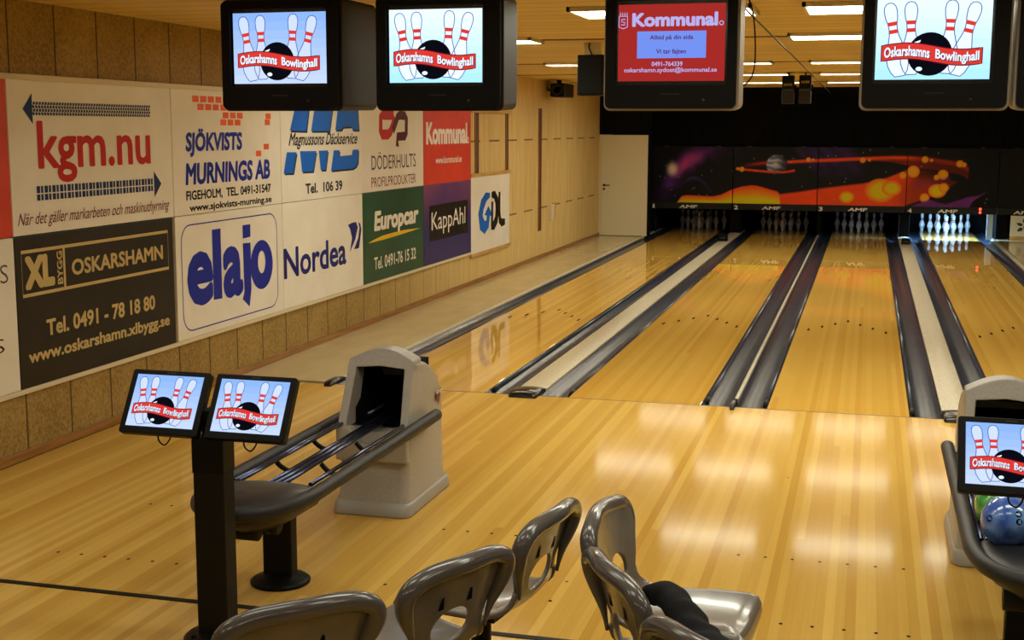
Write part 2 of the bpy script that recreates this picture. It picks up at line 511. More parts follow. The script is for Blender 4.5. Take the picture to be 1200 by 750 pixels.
# dark seam strip across the approach behind the ball returns, and the foul line
struct(MB().box(LX, 6.5, -4.935, -4.898, -.01, .004, M['black_metal']).build('trim_6'))
struct(MB().box(LX + .02, 6.5, -.006, .004, -.01, .0012, M['grey_ink']).build('trim_7'))
# approach dots
b = MB()
up = FR((0, 0, 0), (1, 0, 0), (0, 1, 0), (0, 0, 1))
for xc in (-3.33, -1.567, 0.0, 1.743):
    for y in (-3.58, -4.47):
        for k in range(-3, 4):
            b.flat(disc(xc + k * .1335, y, 0.009, .011, 10), up, .0012, M['void'])
for x, y in ((-2.93, -1.7), (-.55, -.25), (-1.15, -4.2), (-.25, -2.0), (-3.9, -2.2)):
    b.flat(disc(x, y, .009, .009, 8), up, .0012, M['black_ink'])
struct(b.build('trim_8', fix=False))

# raised side floors left and right of the lanes
struct(MB().box(LX, -4.155, .03, 18.0, -.1, .012, M['ledge']).build('trim_9'))
struct(MB().box(2.60, 6.5, .03, 19.0, -.1, .012, M['ledge']).build('trim_10'))

# door
dr = MB().box(-4.98, -4.055, 15.69, 15.73, .02, 2.008, M['doorpaint']).build('door_1', bevel=.004)
struct(dr)
h = MB()
h.lathe([(.0, -.012), (.024, -.012), (.024, .0)], M['chrome'], 14, (-4.925, 15.69, 1.02), 'y')
h.tube([(-4.925, 15.68, 1.02), (-4.925, 15.63, 1.02), (-4.85, 15.625, 1.02), (-4.80, 15.63, 1.02)], .010, M['chrome'], 8)
h.lathe([(.0, -.008), (.022, -.008), (.022, .0)], M['black'], 14, (-4.925, 15.69, .94), 'y')
h.build('handle', dr)
MB().box(-4.985, -4.05, 15.715, 15.72, 0, .02, M['black']).build('gap_shade', dr)  # black strip paints the shade in the gap under the door

# ------------------------------------------------------------------ ceiling lamps
lamp_m = emis('fluorescent', LAMP_COLOR, LAMP_STRENGTH)
lamp_b = emis('fluorescent_rear', LAMP_COLOR, LAMP_STRENGTH_BACK)
lamp_c = emis('fluorescent_middle', LAMP_COLOR, LAMP_STRENGTH_FILL)
frame_m = mat('lamp_frame', srgb(225, 215, 190), .5)
def lamp(x0, x1, yc, d, m, label):
    t = empty('ceiling_lamp', ((x0 + x1) / 2, yc, CEIL))
    tag(t, label, 'ceiling light', 'fluorescent ceiling lamps')
    hw = (x1 - x0) / 2
    MB().box(-hw + .02, hw - .02, -d / 2 + .02, d / 2 - .02, -.012, -.006, m).build('diffuser', t)
    f = MB()
    f.box(-hw, hw, -d / 2, -d / 2 + .022, -.03, 0, frame_m); f.box(-hw, hw, d / 2 - .022, d / 2, -.03, 0, frame_m)
    f.box(-hw, -hw + .022, -d / 2, d / 2, -.03, 0, frame_m); f.box(hw - .022, hw, -d / 2, d / 2, -.03, 0, frame_m)
    f.build('frame', t)
rows = [(-1.17, .62, 'nearest', [(-1.8, -.6), (-.29, .91)]),
        (1.46, .52, 'second nearest', [(-3.93, -2.73), (-.54, .66), (.95, 2.15)]),
        (5.80, .40, 'third', [(-3.70, -2.50), (-2.19, -.98), (-.56, .64), (.95, 2.15)]),
        (9.08, .40, 'fourth', [(-3.70, -2.50), (-2.19, -.98), (-.57, .63), (.95, 2.15)]),
        (12.45, .40, 'farthest', [(-3.60, -2.40), (-2.09, -.89), (-.58, .62), (.95, 2.15)])]
for yc, d, nm, xs in rows:
    for k, (a, c) in enumerate(xs):
        pos = {2: ('left', 'right'), 3: ('left', 'middle', 'right'), 4: ('far left', 'left middle', 'right middle', 'far right')}[len(xs)][k]
        lamp(a, c, yc, d, lamp_m, f'bright white fluorescent ceiling lamp, {pos} one of the {nm} row over the lanes')
for k, x in enumerate((-4.0, -2.5, -.9, .7, 2.3)):  # fill row, unseen, added to brighten the approach, seats and left wall
    lamp(x - .6, x + .6, -5.0, .55, lamp_b if k < 2 else lamp_c, f'added unseen fill lamp before the televisions, {("leftmost","second from left","middle one","second from right","rightmost")[k]} of five')
for yc in (-6.6, -9.6):
    for k, x in enumerate((-3.6, -1.6, .4, 2.4)):
        lamp(x - .6, x + .6, yc, .55, lamp_b, f'fluorescent ceiling lamp over the seating, {("far left","left middle","right middle","far right")[k]} of the {"front" if yc > -8 else "rear"} row')
b = MB()
for yc, x0, x1 in ((1.46, LX, -3.93), (1.46, -2.73, -.54), (1.46, .66, .95), (5.8, LX, -3.70), (5.8, -.98, -.56), (9.08, LX, -3.70), (9.08, -.98, -.57), (12.45, LX, -3.6), (12.45, -.89, -.58)):
    b.box(x0, x1, yc + .10, yc + .22, CEIL - .004, CEIL + .002, M['slot'])
struct(b.build('trim_11'))

# ------------------------------------------------------------------ lanes
LW = 1.0541
LANES = [(-3.330, 'lane numbered 1'), (-1.567, 'lane numbered 2'), (0.0, 'lane numbered 3'), (1.743, 'lane numbered 4')]
LEND = 19.2
def gutter_mesh(mb, xa, xb, y0, y1):
    n = 12
    prof = []
    for i in range(n + 1):
        u = i / n
        prof.append((xa + (xb - xa) * u, -.004 - .055 * math.sin(PI * u) ** .7))
    vs = [(x, y, z) for y in (y0, y1) for x, z in prof]
    mb.add(vs, [(i, i + 1, n + 2 + i, n + 1 + i) for i in range(n)], M['gutter'], True)
lane_words = ['leftmost wooden bowling lane, beside the cream side floor', 'wooden bowling lane between lanes 1 and 3, planet panel at its end',
              'wooden bowling lane ending under the large orange comet panel', 'rightmost wooden bowling lane, ending at the brightly lit pins']
for (xc, nm), lw in zip(LANES, lane_words):
    t = empty('bowling_lane', (xc, 0, 0))
    tag(t, lw, 'bowling lane', 'bowling lanes')
    hw = LW / 2
    MB().box(-hw, hw, .004, 17.0, -.07, 0, M['lane']).build('lane_bed', t, bevel=.003)
    MB().box(-hw, hw, 17.0, LEND, -.07, 0, M['deck']).build('pin_deck', t)
    for s in (-1, 1):
        g = MB(); gutter_mesh(g, s * (hw + .002), s * (hw + .235), .0, LEND)
        g.box(min(s * (hw + .002), s * (hw + .235)), max(s * (hw + .002), s * (hw + .235)), -.002, .004, -.07, -.0, M['black'])
        g.build('gutter', t, fix=False)
        r = MB()
        r.tube([(s * (hw + .028), .30, -.016), (s * (hw + .028), 16.9, -.016)], .014, M['tube'] if False else M['gutter'], 8)
        ro = r.build('bumper_rail', t)
        MB().tube([(s * (hw + .028), .20, -.03), (s * (hw + .028), .24, -.012), (s * (hw + .028), .34, -.012)], .019, M['black'], 8).build('rail_tip', ro)
    a = MB()
    for k in range(-3, 4):      # aiming marks
        a.flat(disc(k * .1335, 4.97 - .25 * abs(k), .014, .09, 10), up, .0008, M['void'])
    a.build('lane_markers', t, fix=False)

# capping strips between the lanes with rounded black ends
def divider(xa, xb, label, dome):
    xc = (xa + xb) / 2; hw = (xb - xa) / 2
    t = empty('lane_divider', (xc, 0, 0))
    tag(t, label, 'lane divider', 'capping strips beside the lanes')
    n = 8
    prof = [(-hw, -.06)] + [(-hw + 2 * hw * i / n, .012 + dome * math.sin(PI * i / n)) for i in range(n + 1)] + [(hw, -.06)]
    k = len(prof)
    vs = [(x, y, z) for y in (.22, 18.2) for x, z in prof]
    MB().add(vs, [(i, i + 1, k + i + 1, k + i) for i in range(k - 1)] + [tuple(range(k))[::-1], tuple(range(k, 2 * k))], M['cap'], False).build('cap', t)
    rings = []
    for y, sc, dz in ((-.12, .90, -.012), (-.105, .97, .016), (-.06, 1.0, .028), (.10, 1.0, .028), (.23, 1.0, .006)):
        rings.append([(x * sc, y, (z if z < 0 else z + dz)) for x, z in prof])
    MB().loft(rings, M['black_gloss'], True).build('end_cap', t)
divider(-2.563, -2.333, 'wide cream lane divider between lanes 1 and 2 with a black rounded end', .012)
divider(-.800, -.770, 'thin cream lane divider between lanes 2 and 3', .006)
divider(.767, .977, 'wide cream lane divider between lanes 3 and 4', .012)
divider(-4.155, -4.095, 'narrow cream capping strip along the left edge of lane 1', .006)
divider(2.508, 2.58, 'narrow cream capping strip along the right edge of lane 4', .006)

# small foul/ball sensor boxes on the dividers near the pins
def sensor(x, y, w_, d, h_, label):
    t = empty('sensor_box', (x, y, .0245))
    tag(t, label, 'sensor', 'sensor boxes on the lane dividers')
    MB().box(-w_ / 2, w_ / 2, -d / 2, d / 2, .008, h_, M['void']).build('body', t, bevel=.01)
    MB().box(-w_ / 2 + .03, w_ / 2 - .03, -d / 2 - .004, -d / 2 + .002, h_ * .35, h_ * .7, M['black_gloss']).build('lens_window', t)
    MB().box(-w_ / 2 - .012, w_ / 2 + .012, -d / 2 - .01, d / 2 + .01, .0, .010, M['black_metal']).build('foot', t)
sensor(-2.475, 15.0, .17, .2, .12, 'small black sensor box on the divider between lanes 1 and 2, nearer one')
sensor(-2.50, 17.3, .13, .15, .17, 'small dark sensor box on the divider between lanes 1 and 2, by the pin machines')
sensor(.872, 15.3, .15, .2, .10, 'small black sensor box on the wide divider left of the lit lane')
# ------------------------------------------------------------------ pin machines: masking panels, kickbacks
MB_Y = 17.02
KS = .9678      # the print below is laid out in the panels' own units
MX = [.157 + (x - .157) * KS for x in (-4.33, -2.60, -.86, .91, 2.67, 3.80)]
def sstep(a, b, x):
    t = max(0.0, min(1.0, (x - a) / (b - a))) if a != b else float(x > a)
    return t * t * (3 - 2 * t)
def lerp(c, d, f): return tuple(a + (b - a) * f for a, b in zip(c, d))
def interp(tab, x):
    if x <= tab[0][0]: return tab[0][1]
    for (a, b), (c, d) in zip(tab, tab[1:]):
        if x <= c: return b + (d - b) * (x - a) / (c - a)
    return tab[-1][1]
OR1 = srgb(255, 80, 22)[:3]; OR2 = srgb(255, 150, 24)[:3]; YL = srgb(236, 214, 10)[:3]
STARS = [(random.uniform(-4.3, 2.6), random.uniform(.62, 1.72)) for _ in range(46)]
BLOBS = [(-.268, .745, .16), (.40, .89, .31), (.62, .94, .20), (.828, 1.206, .075), (1.03, 1.284, .125), (1.605, 1.227, .105), (1.487, 1.17, .06),
         (1.51, .90, .18), (1.63, .965, .10), (1.27, .756, .095), (.026, 1.506, .06), (.16, 1.506, .03), (1.245, 1.53, .07), (1.37, 1.515, .035), (1.92, 1.45, .075), (2.0, 1.43, .05),
         (-1.06, 1.507, .05), (-.97, 1.507, .03), (-2.42, 1.294, .055), (-2.50, 1.305, .035)]
def art(x, z):
    c = (.0035, .003, .0035)
    n = noise.noise(Vector((x * 1.7, z * 2.4, 3.1))); n2 = noise.noise(Vector((x * 5, z * 7, 1.2)))
    # violet nebula top left
    ax, az = x + 3.66, z - 1.37            # along a slanted axis
    s = ax * .78 + az * .62; d = -ax * .62 + az * .78 + .35 * (s - .1) ** 2 + .05 * n2
    neb = math.exp(-(d / (.13 + .10 * max(s, 0))) ** 2) * math.exp(-((s - .05) / .55) ** 2) * (.75 + .6 * n2 + .5 * n)
    c = lerp(c, srgb(96, 46, 140)[:3], max(0, min(1, neb * 1.9)))
    pk = math.exp(-((s - .08) / .28) ** 2 - (d / .10) ** 2)
    c = lerp(c, srgb(206, 70, 140)[:3], min(1, pk * (1 + .3 * n2)))
    co = math.exp(-(((x + 3.88) / .10) ** 2 + ((z - 1.28) / .12) ** 2) ** 1.5)
    c = lerp(c, srgb(255, 225, 205)[:3], min(1, co))
    arc = math.exp(-((z - (1.10 - 2.2 * (x + 3.42) ** 2)) / .035) ** 2) * math.exp(-((x + 3.36) / .26) ** 2)
    c = lerp(c, srgb(58, 40, 100)[:3], max(0, min(1, arc * (1 + n2))))
    # violet streaks above the third panel
    for sx, sl, wd in ((-1.25, .9, .09), (-.98, .75, .15), (-.72, .8, .13), (-.35, .55, .2)):
        e = (x - sx) + (z - 1.7) * sl
        st = math.exp(-(e / wd) ** 2) * sstep(1.0, 1.6, z) * .55
        c = lerp(c, srgb(66, 40, 110)[:3], max(0, min(1, st * (1 + .6 * n2))))
    # orange dune, panels 1 and 2
    dune = interp([(-3.80, .55), (-3.756, .60), (-3.70, .68), (-3.653, .722), (-3.56, .738), (-3.40, .732), (-3.019, .719), (-2.85, .755), (-2.635, .86), (-2.429, .931), (-2.223, .964), (-2.1, .955), (-1.986, .929), (-1.80, .875), (-1.68, .845), (-1.625, .79), (-1.61, .70), (-1.63, .57), (-1.6, .2)], x)
    if -3.8 < x < -1.6:
        e = sstep(dune + .008, dune - .012, z)
        dd = min(1, max(0, (dune - z) / max(.05, dune - .57)))
        c = lerp(c, lerp(OR1, lerp(OR2, YL, sstep(.35, .8, dd)), sstep(.0, .4, dd)), e)
    # comet body sweeping to the right
    top = interp([(-1.64, .775), (-1.168, .845), (-.832, .905), (.053, 1.025), (.35, 1.09), (.55, 1.16), (.877, 1.30), (1.05, 1.33), (1.3, 1.30), (1.7, 1.27), (2.08, 1.30)], x)
    bot = interp([(-1.64, .5), (.85, .55), (.93, .60), (1.2, .70), (1.5, .82), (1.7, .97), (1.9, 1.08), (2.03, 1.19), (2.10, 1.32)], x)
    if -1.63 < x < 2.12 and not (x < -1.6 and z < dune):
        e = sstep(top + .03, top - .03, z) * sstep(bot - .02, bot + .03, z)
        fade = 1 - .55 * sstep(.55, 1.15, x) - .30 * sstep(1.2, 2.0, x) - .35 * sstep(1.0, 1.25, z) * sstep(.9, 1.2, x)
        c = lerp(c, OR1, max(0, min(1, e * fade * (1 + .25 * n))))
    # ring and its trail
    rt = interp([(-1.49, 1.455), (-.87, 1.49), (.03, 1.535), (.6, 1.55), (.95, 1.545), (1.37, 1.525), (1.9, 1.44), (2.05, 1.37), (2.10, 1.31)], x)
    if -1.49 < x < 2.09:
        wd = interp([(-1.49, .030), (-.87, .034), (.03, .034), (.9, .05), (1.4, .045), (2.0, .05)], x)
        e = math.exp(-((z - rt) / wd) ** 4)
        c = lerp(c, OR1, e * (1 - .62 * sstep(.8, 1.3, x)))
        lo = rt - interp([(.0, .03), (.6, .06), (1.2, .18)], x)
        c = lerp(c, srgb(150, 40, 20)[:3], .8 * sstep(lo - .03, lo, z) * sstep(rt, rt - .02, z) * sstep(.1, .7, x) * (1 - .5 * sstep(.9, 1.5, x)))
    if -2.55 < x < -1.33:
        zr = interp([(-2.53, 1.31), (-2.424, 1.294), (-2.114, 1.268), (-1.849, 1.246), (-1.60, 1.240), (-1.45, 1.255), (-1.356, 1.277)], x)
        c = lerp(c, OR1, math.exp(-((z - zr) / .022) ** 4))
        zu = interp([(-2.45, 1.34), (-2.295, 1.385), (-1.928, 1.433), (-1.7, 1.45)], x)
        if x < -1.75: c = lerp(c, srgb(190, 46, 20)[:3], math.exp(-((z - zu) / .03) ** 2) * sstep(-2.5, -1.95, x))
    # planet
    pr = math.hypot(x + 1.71, z - 1.395)
    if pr < .215:
        band = .5 + .5 * math.sin((z + .25 * (x + 1.7)) * 52 + 4 * n2)
        pc = lerp(srgb(104, 110, 150)[:3], srgb(200, 206, 225)[:3], band)
        pc = lerp(pc, srgb(220, 215, 150)[:3], .8 * math.exp(-((x + 1.73) ** 2 + (z - 1.41) ** 2) / .0018))
        pc = lerp((.01, .01, .02), pc, sstep(.26, .08, math.hypot(x + 1.80, z - 1.43)) * .85 + .12)
        front = -2.0 < x < -1.45 and abs(z - interp([(-1.92, 1.250), (-1.6, 1.24), (-1.45, 1.255)], x)) < .018
        if not front: c = lerp(c, pc, sstep(.215, .195, pr))
    for bx, bz, br in BLOBS:
        q = math.hypot(x - bx, (z - bz) * (1.25 if br > .15 else 1.0)) / br
        if q < 1.15:
            rim = lerp(OR1, OR2, .6)
            inn = lerp(OR2, YL, .9 if br > .15 else .45)
            c = lerp(c, lerp(inn, rim, sstep(.45, .95, q)), sstep(1.05, .9, q))
    # violet wave under the comet's head
    wv = interp([(.95, .55), (1.055, .60), (1.25, .69), (1.372, .725), (1.55, .66), (1.698, .635), (1.9, .71), (2.116, .79), (2.3, .82), (2.463, .90)], x)
    wl = interp([(1.0, .5), (2.1, .5), (2.2, .70), (2.30, .78), (2.463, .895)], x) if x > 2.1 else .5
    if 1.0 < x < 2.47:
        e = sstep(wv + .02, wv - .03, z) * sstep(wl - .015, wl + .01, z)
        c = lerp(c, srgb(120, 44, 130)[:3], e * .85)
    if 1.0 < x < 1.75:
        e = math.exp(-((z - (1.02 + .25 * (x - 1.2))) / .05) ** 2) * .35
        c = lerp(c, srgb(120, 44, 110)[:3], e)
    for sx, sz in STARS:
        dd = (x - sx) ** 2 + (z - sz) ** 2
        if dd < .0006: c = lerp(c, (.45, .5, .45), math.exp(-dd / .00009) * .8)
    return c
art_m = bpy.data.materials.new('mask_print'); art_m.use_nodes = True
_b = art_m.node_tree.nodes['Principled BSDF']; _b.inputs['Roughness'].default_value = .5; _b.inputs['Specular IOR Level'].default_value = .2
_a = art_m.node_tree.nodes.new('ShaderNodeVertexColor'); _a.layer_name = 'print'
art_m.node_tree.links.new(_a.outputs[0], _b.inputs['Base Color'])
M['mask_strip'] = mat('mask_strip', srgb(26, 24, 22), .5, spec=.25)
mask_words = ['dark masking panel over lane 1 with a violet nebula and an orange dune', 'masking panel over lane 2 with a ringed grey planet above an orange dune',
              'masking panel over lane 3 with a long orange comet and two yellow blobs', 'masking panel over lane 4 with orange blobs and a violet wave',
              'plain black masking panel at the far right, right of the comet panels']
ZA, ZC = 2.134 + (.578 - 2.134) * KS, 2.134 + (1.762 - 2.134) * KS
def front_frame(x0): return FR((x0, MB_Y, 0), (1, 0, 0), (0, 0, 1), (0, -1, 0))
for i in range(5):
    x0, x1 = MX[i] + .008, MX[i + 1] - .008
    t = empty('masking_panel', ((x0 + x1) / 2, MB_Y, 0))
    tag(t, mask_words[i], 'masking panel', 'masking panels above the pins')
    off = -(x0 + x1) / 2
    nu, nv = (170, 116) if i < 4 else (4, 4)
    g = MB()
    g.grid(nu, nv, lambda u, v: (x0 + (x1 - x0) * u + off, -.02, ZA + (ZC - ZA) * v), art_m, False)
    g.box(x0 + off, x1 + off, -.019, .02, ZA - .003, ZC, M['mask_strip'])
    o = g.build('printed_panel', t, fix=False)
    ca = o.data.color_attributes.new('print', 'FLOAT_COLOR', 'POINT')
    for k, vv in enumerate(o.data.vertices):
        ca.data[k].color = (*(art(.157 + (vv.co.x - off - .157) / KS, 2.134 + (vv.co.z - 2.134) / KS) if i < 4 else (.006, .006, .006)), 1)
    MB().box(x0 + off, x1 + off, -.035, .02, .497, ZA - .004, M['mask_strip']).build('sill', t, bevel=.006)
    fr = FR((0, 0, 0), (1, 0, 0), (0, 0, 1), (0, -1, 0))
    le = MB(); xc = .02 - .08
    put_text(le, 'AMF', xc - .19, xc + .19, .512, .580, fr, .0365, M['white_ink'], .035, .2)
    if i < 4:
        nx = x0 + off + .03
        put_text(le, str(i + 1), nx, nx + (.08 if i else .045), .505, .592, fr, .0368, M['white_ink'], .035)
    le.build('lettering', t, fix=False)
    c = MB()
    for cx in (x0 + off + .3, x1 + off - .3): c.box(cx - .035, cx + .035, -.03, .02, ZC - .012, ZC + .022, M['case_dark'])
    c.build('clip', t)
    if i == 3:
        l = MB()
        for z in (.535, .598): l.lathe([(.0, -.012), (.022, -.008), (.026, .0)], emis('red_led', (1, .06, .03, 1), 3.0) if z < .57 else l.mats[0], 12, (2.28 + off, -.036, z), 'y')
        l.build('warning_light', t)

# walls between the pin decks, the dark roof over them and the lit lane's white edge strip
kb = MB()
for x in (-4.21, -2.448, -.785, .872, 2.70):
    wd = .10 if x not in (-.785,) else .03
    kb.box(x - wd, x + wd, 17.10, 19.5, -.07, 1.7, M['void'])
kb.box(-4.3, 2.8, 17.16, 19.5, .74, .78, M['void'])
struct(kb.build('trim_12'))
k = MB()
k.box(2.42, 2.53, 17.04, 17.09, .0, .60, mat('edge_strip', srgb(170, 185, 190), .4))
k.box(2.80, 2.84, 17.5, 17.55, .0, .60, M['brown_wood'])
k.box(.77, .785, 17.06, 17.09, .0, .45, M['chrome'])
k.box(.965, .98, 17.06, 17.09, .0, .45, M['chrome'])
k.box(-4.10, -4.08, 17.06, 17.09, .0, .30, M['chrome'])
struct(k.build('trim_13'))
# lamp that lights the fourth rack from behind the masking panel
lt = empty('pin_light', (1.743, 17.13, .64))
tag(lt, 'slim cool white lamp behind the sill over the lit pins of lane 4', 'pin light')
MB().box(-.5, .5, -.02, .03, -.012, .03, M['case']).build('housing', lt)
MB().box(-.48, .48, -.012, .024, -.02, -.013, emis('pin_lamp', (.30, .60, 1.0, 1), 850.0)).build('tube_cover', lt)
lt = empty('pin_light', (0.0, 17.13, .64))
tag(lt, 'dim lamp behind the sill over the pins of lane 3', 'pin light')
MB().box(-.3, .3, -.02, .03, -.012, .03, M['case']).build('housing', lt)
MB().box(-.1, .2, -.012, .024, -.02, -.013, emis('pin_lamp_dim', (.5, .72, 1.0, 1), 50.0)).build('tube_cover', lt)

# cream panel with a dark plant motif under the black panel at the right
t = empty('decorative_panel', (3.325, 16.98, .0))
tag(t, 'cream panel with a dark green plant motif at the right end of the pin machines', 'panel')
MB().box(-.48, .9, -.02, .0, .085, .485, mat('lit_cream', srgb(232, 222, 190), .5)).build('board', t)
MB().box(-.48, .9, -.03, .0, .012, .085, M['batten']).build('base_board', t)
fr = FR((0, -.022, 0), (1, 0, 0), (0, 0, 1), (0, -1, 0))
lf = MB(); gm = mat('leaf_green', srgb(48, 62, 40), .6)
for ax, az, an, ln in ((-.24, .33, 20, .12), (-.22, .34, 100, .10), (-.25, .30, 160, .13), (-.20, .30, -20, .16), (-.26, .26, 220, .12), (-.18, .26, -60, .13), (-.1, .31, 40, .12), (-.12, .28, -10, .15)):
    a = math.radians(an); c, s = math.cos(a), math.sin(a)
    lf.flat([(ax + c * ln * q - s * wq, az + s * ln * q + c * wq) for q, wq in ((0, 0), (.3, .03), (.7, .028), (1, 0), (.7, -.022), (.3, -.03))], fr, .001, gm)
lf.strip([(-.28, .18), (-.22, .30), (-.12, .30)], .012, fr, .001, gm)
lf.build('plant_motif', t, fix=False)

# ------------------------------------------------------------------ pins
prof = [(.0, 0), (.0255, 0), (.0285, .004), (.036, .057), (.0455, .086), (.053, .10), (.0595, .118), (.0605, .127), (.0575, .149), (.048, .184), (.036, .210), (.0275, .229), (.0235, .247), (.0228, .257), (.0245, .279), (.0292, .313), (.0320, .337), (.0315, .350), (.027, .366), (.017, .377), (.0, .381)]
pin0 = empty('bowling_pin', (0, 0, 0))
MB().lathe(prof, M['pin'], 20).build('body', pin0)
st = MB()
for z0 in (.232, .262):
    st.lathe([(r + .0006, z) for r, z in ((.0272, z0), (.0245, z0 + .013)) ] if z0 < .25 else [(.0237, z0), (.0250, z0 + .013)], M['pin_red'], 20)
st.build('neck_stripes', pin0)
spots = [(0, 0, 'head pin at the front'), (-.1525, .264, 'left pin of the second row'), (.1525, .264, 'right pin of the second row'),
         (-.305, .528, 'left pin of the third row'), (0, .528, 'middle pin of the third row'), (.305, .528, 'right pin of the third row'),
         (-.4575, .792, 'leftmost pin of the back row'), (-.1525, .792, 'inner left pin of the back row'), (.1525, .792, 'inner right pin of the back row'), (.4575, .792, 'rightmost pin of the back row')]
first = True
looks = ['shadowed on lane 1', 'shadowed on lane 2', 'dimly lit on lane 3', 'brightly lit on lane 4']
for (xc, nm), lk in zip(LANES, looks):
    for dx, dy, pn in spots:
        o = pin0 if first else copy_tree(pin0)
        first = False
        o.location = (xc + dx, 18.25 + dy * .92, .0005)
        tag(o, f'bowling pin {lk}, {pn}', 'bowling pin', 'bowling pins standing at the ends of the lanes')
# ------------------------------------------------------------------ advertising boards on the left wall
def sign(y0, y1, z0, z1, m, label, thick=.03):
    t = empty('wall_sign', (LX, (y0 + y1) / 2, z0))
    tag(t, label, 'wall sign', 'advertising boards on the left wall')
    yc = (y0 + y1) / 2
    MB().box(.001, thick, y0 - yc + .004, y1 - yc - .004, .003, z1 - z0 - .003, m).build('board', t, bevel=.003)
    fr = lambda a, b, h=0.0: (thick + h, a - yc, b - z0)
    return t, fr
H = .0015
C = [-4.92, -2.955, -.972, .957, 2.935, 4.915, 6.868, 8.832]
ZB, ZM, ZT = .468, 1.447, 2.428
def letters(t, fr, rows, name='lettering'):
    for r in rows:
        mb = MB()
        body, a0, a1, b0, b1, m = r[:6]
        put_text(mb, body, a0, a1, b0, b1, fr, H, m, *(r[6:]))
        mb.build(name, t, fix=False)

def red_sign(y0, y1, label, off):
    t, fr = sign(y0, y1, ZM, ZT, speckle(mat('red_board', srgb(216, 62, 36), .35), srgb(210, 58, 34), srgb(220, 68, 42), 3), label)
    letters(t, fr, [('Kommunal', 5.017 + off, 6.69 + off, 1.93, 2.205, M['white_ink'], .045),
                    ('www.kommunal.se', 5.372 + off, 6.441 + off, 1.695, 1.785, M['white_ink'], .015)])
    o = MB(); c = disc(6.735 + off, 1.975, .034, .034, 16)
    o.strip(c, .02, fr, H, M['white_ink'], True); o.build('dot_mark', t, fix=False)
red_sign(C[0], C[1], 'red board at the left edge of the photo, above the white board with brown letters', -9.855)
red_sign(C[5], C[6], 'red board with bold white lettering, right end of the upper row', 0)

t, fr = sign(C[0], C[1], ZB, ZM, M['white_sign'], 'white board at the left edge of the photo with a few brown serif letters')
letters(t, fr, [('OS', -3.28, -3.03, 1.17, 1.285, M['grey_ink'], -.01), ('S', -3.22, -3.10, .74, .83, M['maroon_ink'], -.01)])

# arrows and big red letters
t, fr = sign(C[1], C[2], ZM, ZT, M['white_sign'], 'white board with big red lettering between two dark patterned arrows')
letters(t, fr, [('kgm.nu', -2.665, -1.29, 1.768, 2.172, M['red_ink'], .022),
                ('När det gäller markarbeten och maskinuthyrning', -2.915, -1.035, 1.488, 1.59, M['brown_ink'], .004, .35)])
a1 = MB()
a1.flat([(-2.80, 2.245), (-2.70, 2.15), (-2.70, 2.345)], fr, H, M['teal_ink'])
for row in range(4):
    n = 46
    for k in range(n):
        y = -2.695 + 1.425 * k / n
        z = 2.207 + .022 * row
        s = .008 if row % 2 else -.008
        a1.flat([(y, z), (y + .022, z), (y + .022 + s, z + .018), (y + s, z + .018)], fr, H, M['teal_ink'])
a1.build('upper_arrow', t, fix=False)
a2 = MB()
a2.flat([(-1.15, 1.712), (-1.254, 1.808), (-1.254, 1.614)], fr, H, M['teal_ink'])
n = 17
for k in range(n):
    y = -2.695 + 1.435 * k / n
    for z0, z1 in ((1.662, 1.702), (1.710, 1.755)):
        a2.flat([(y, z0), (y + .036, z0), (y + .036, z1), (y, z1)], fr, H, M['teal_ink'])
        a2.flat([(y + .046, z0), (y + .07, z0), (y + .07, z1), (y + .046, z1)], fr, H, M['teal_ink'])
a2.build('lower_arrow', t, fix=False)

# mason: bricks and blue letters
t, fr = sign(C[2], C[3], ZM, ZT, M['white_sign'], 'white board with blue lettering below scattered orange bricks')
letters(t, fr, [('SJÖKVISTS', -.775, .207, 1.900, 2.125, M['blue_ink'], .04, .1), ('MURNINGS AB', -.785, .735, 1.681, 1.856, M['blue_ink'], .04, .1),
                ('FIGEHOLM,  TEL. 0491-31547', -.782, .73, 1.552, 1.638, M['black_ink'], .028), ('www.sjokvists-murning.se', -.735, .74, 1.456, 1.53, M['black_ink'], .026)])
bk = MB()
for x0, z0, n in ((-.638, 2.331, 7), (-.559, 2.269, 6), (-.139, 2.207, 3), (-.183, 2.149, 3), (.66, 2.207, 1), (.64, 2.154, 1), (.608, 1.941, 1), (.453, 1.884, 1)):
    for k in range(n):
        bk.flat([(x0 + k * .127, z0), (x0 + k * .127 + .103, z0), (x0 + k * .127 + .103, z0 + .049), (x0 + k * .127, z0 + .049)], fr, H, M['orange_ink'])
bk.build('brick_motif', t, fix=False)

# tyre shop: sliced blue letters
t, fr = sign(C[3], C[4], ZM, ZT, M['white_sign'], 'white board with two large sliced blue letters and black script across')
lg = MB()
polys = [[(1.33, 2.40), (1.62, 2.40), (1.522, 2.10), (1.156, 2.105)], [(1.76, 2.40), (2.19, 2.40), (2.077, 2.10), (1.634, 2.10)],
         [(2.33, 2.40), (2.76, 2.40), (2.83, 2.32), (2.853, 2.11), (2.683, 2.11), (2.642, 2.144), (2.425, 2.139), (2.374, 2.11), (2.224, 2.11)],
         [(1.083, 1.909), (1.294, 1.906), (1.207, 1.714), (1.003, 1.718)], [(1.372, 1.914), (1.748, 1.910), (1.661, 1.717), (1.406, 1.72)],
         [(1.808, 1.912), (2.031, 1.912), (1.965, 1.723), (1.847, 1.725)],
         [(2.176, 1.91), (2.325, 1.908), (2.313, 1.85), (2.647, 1.854), (2.675, 1.907), (2.835, 1.91), (2.819, 1.78), (2.76, 1.735), (2.667, 1.714), (2.099, 1.711)]]
for q in polys: lg.flat([(a + .022, b - .017) for a, b in q], fr, H, M['black_ink'])
for q in polys: lg.flat(q, fr, H * 2, M['azure_ink'])
lg.build('logo', t, fix=False)
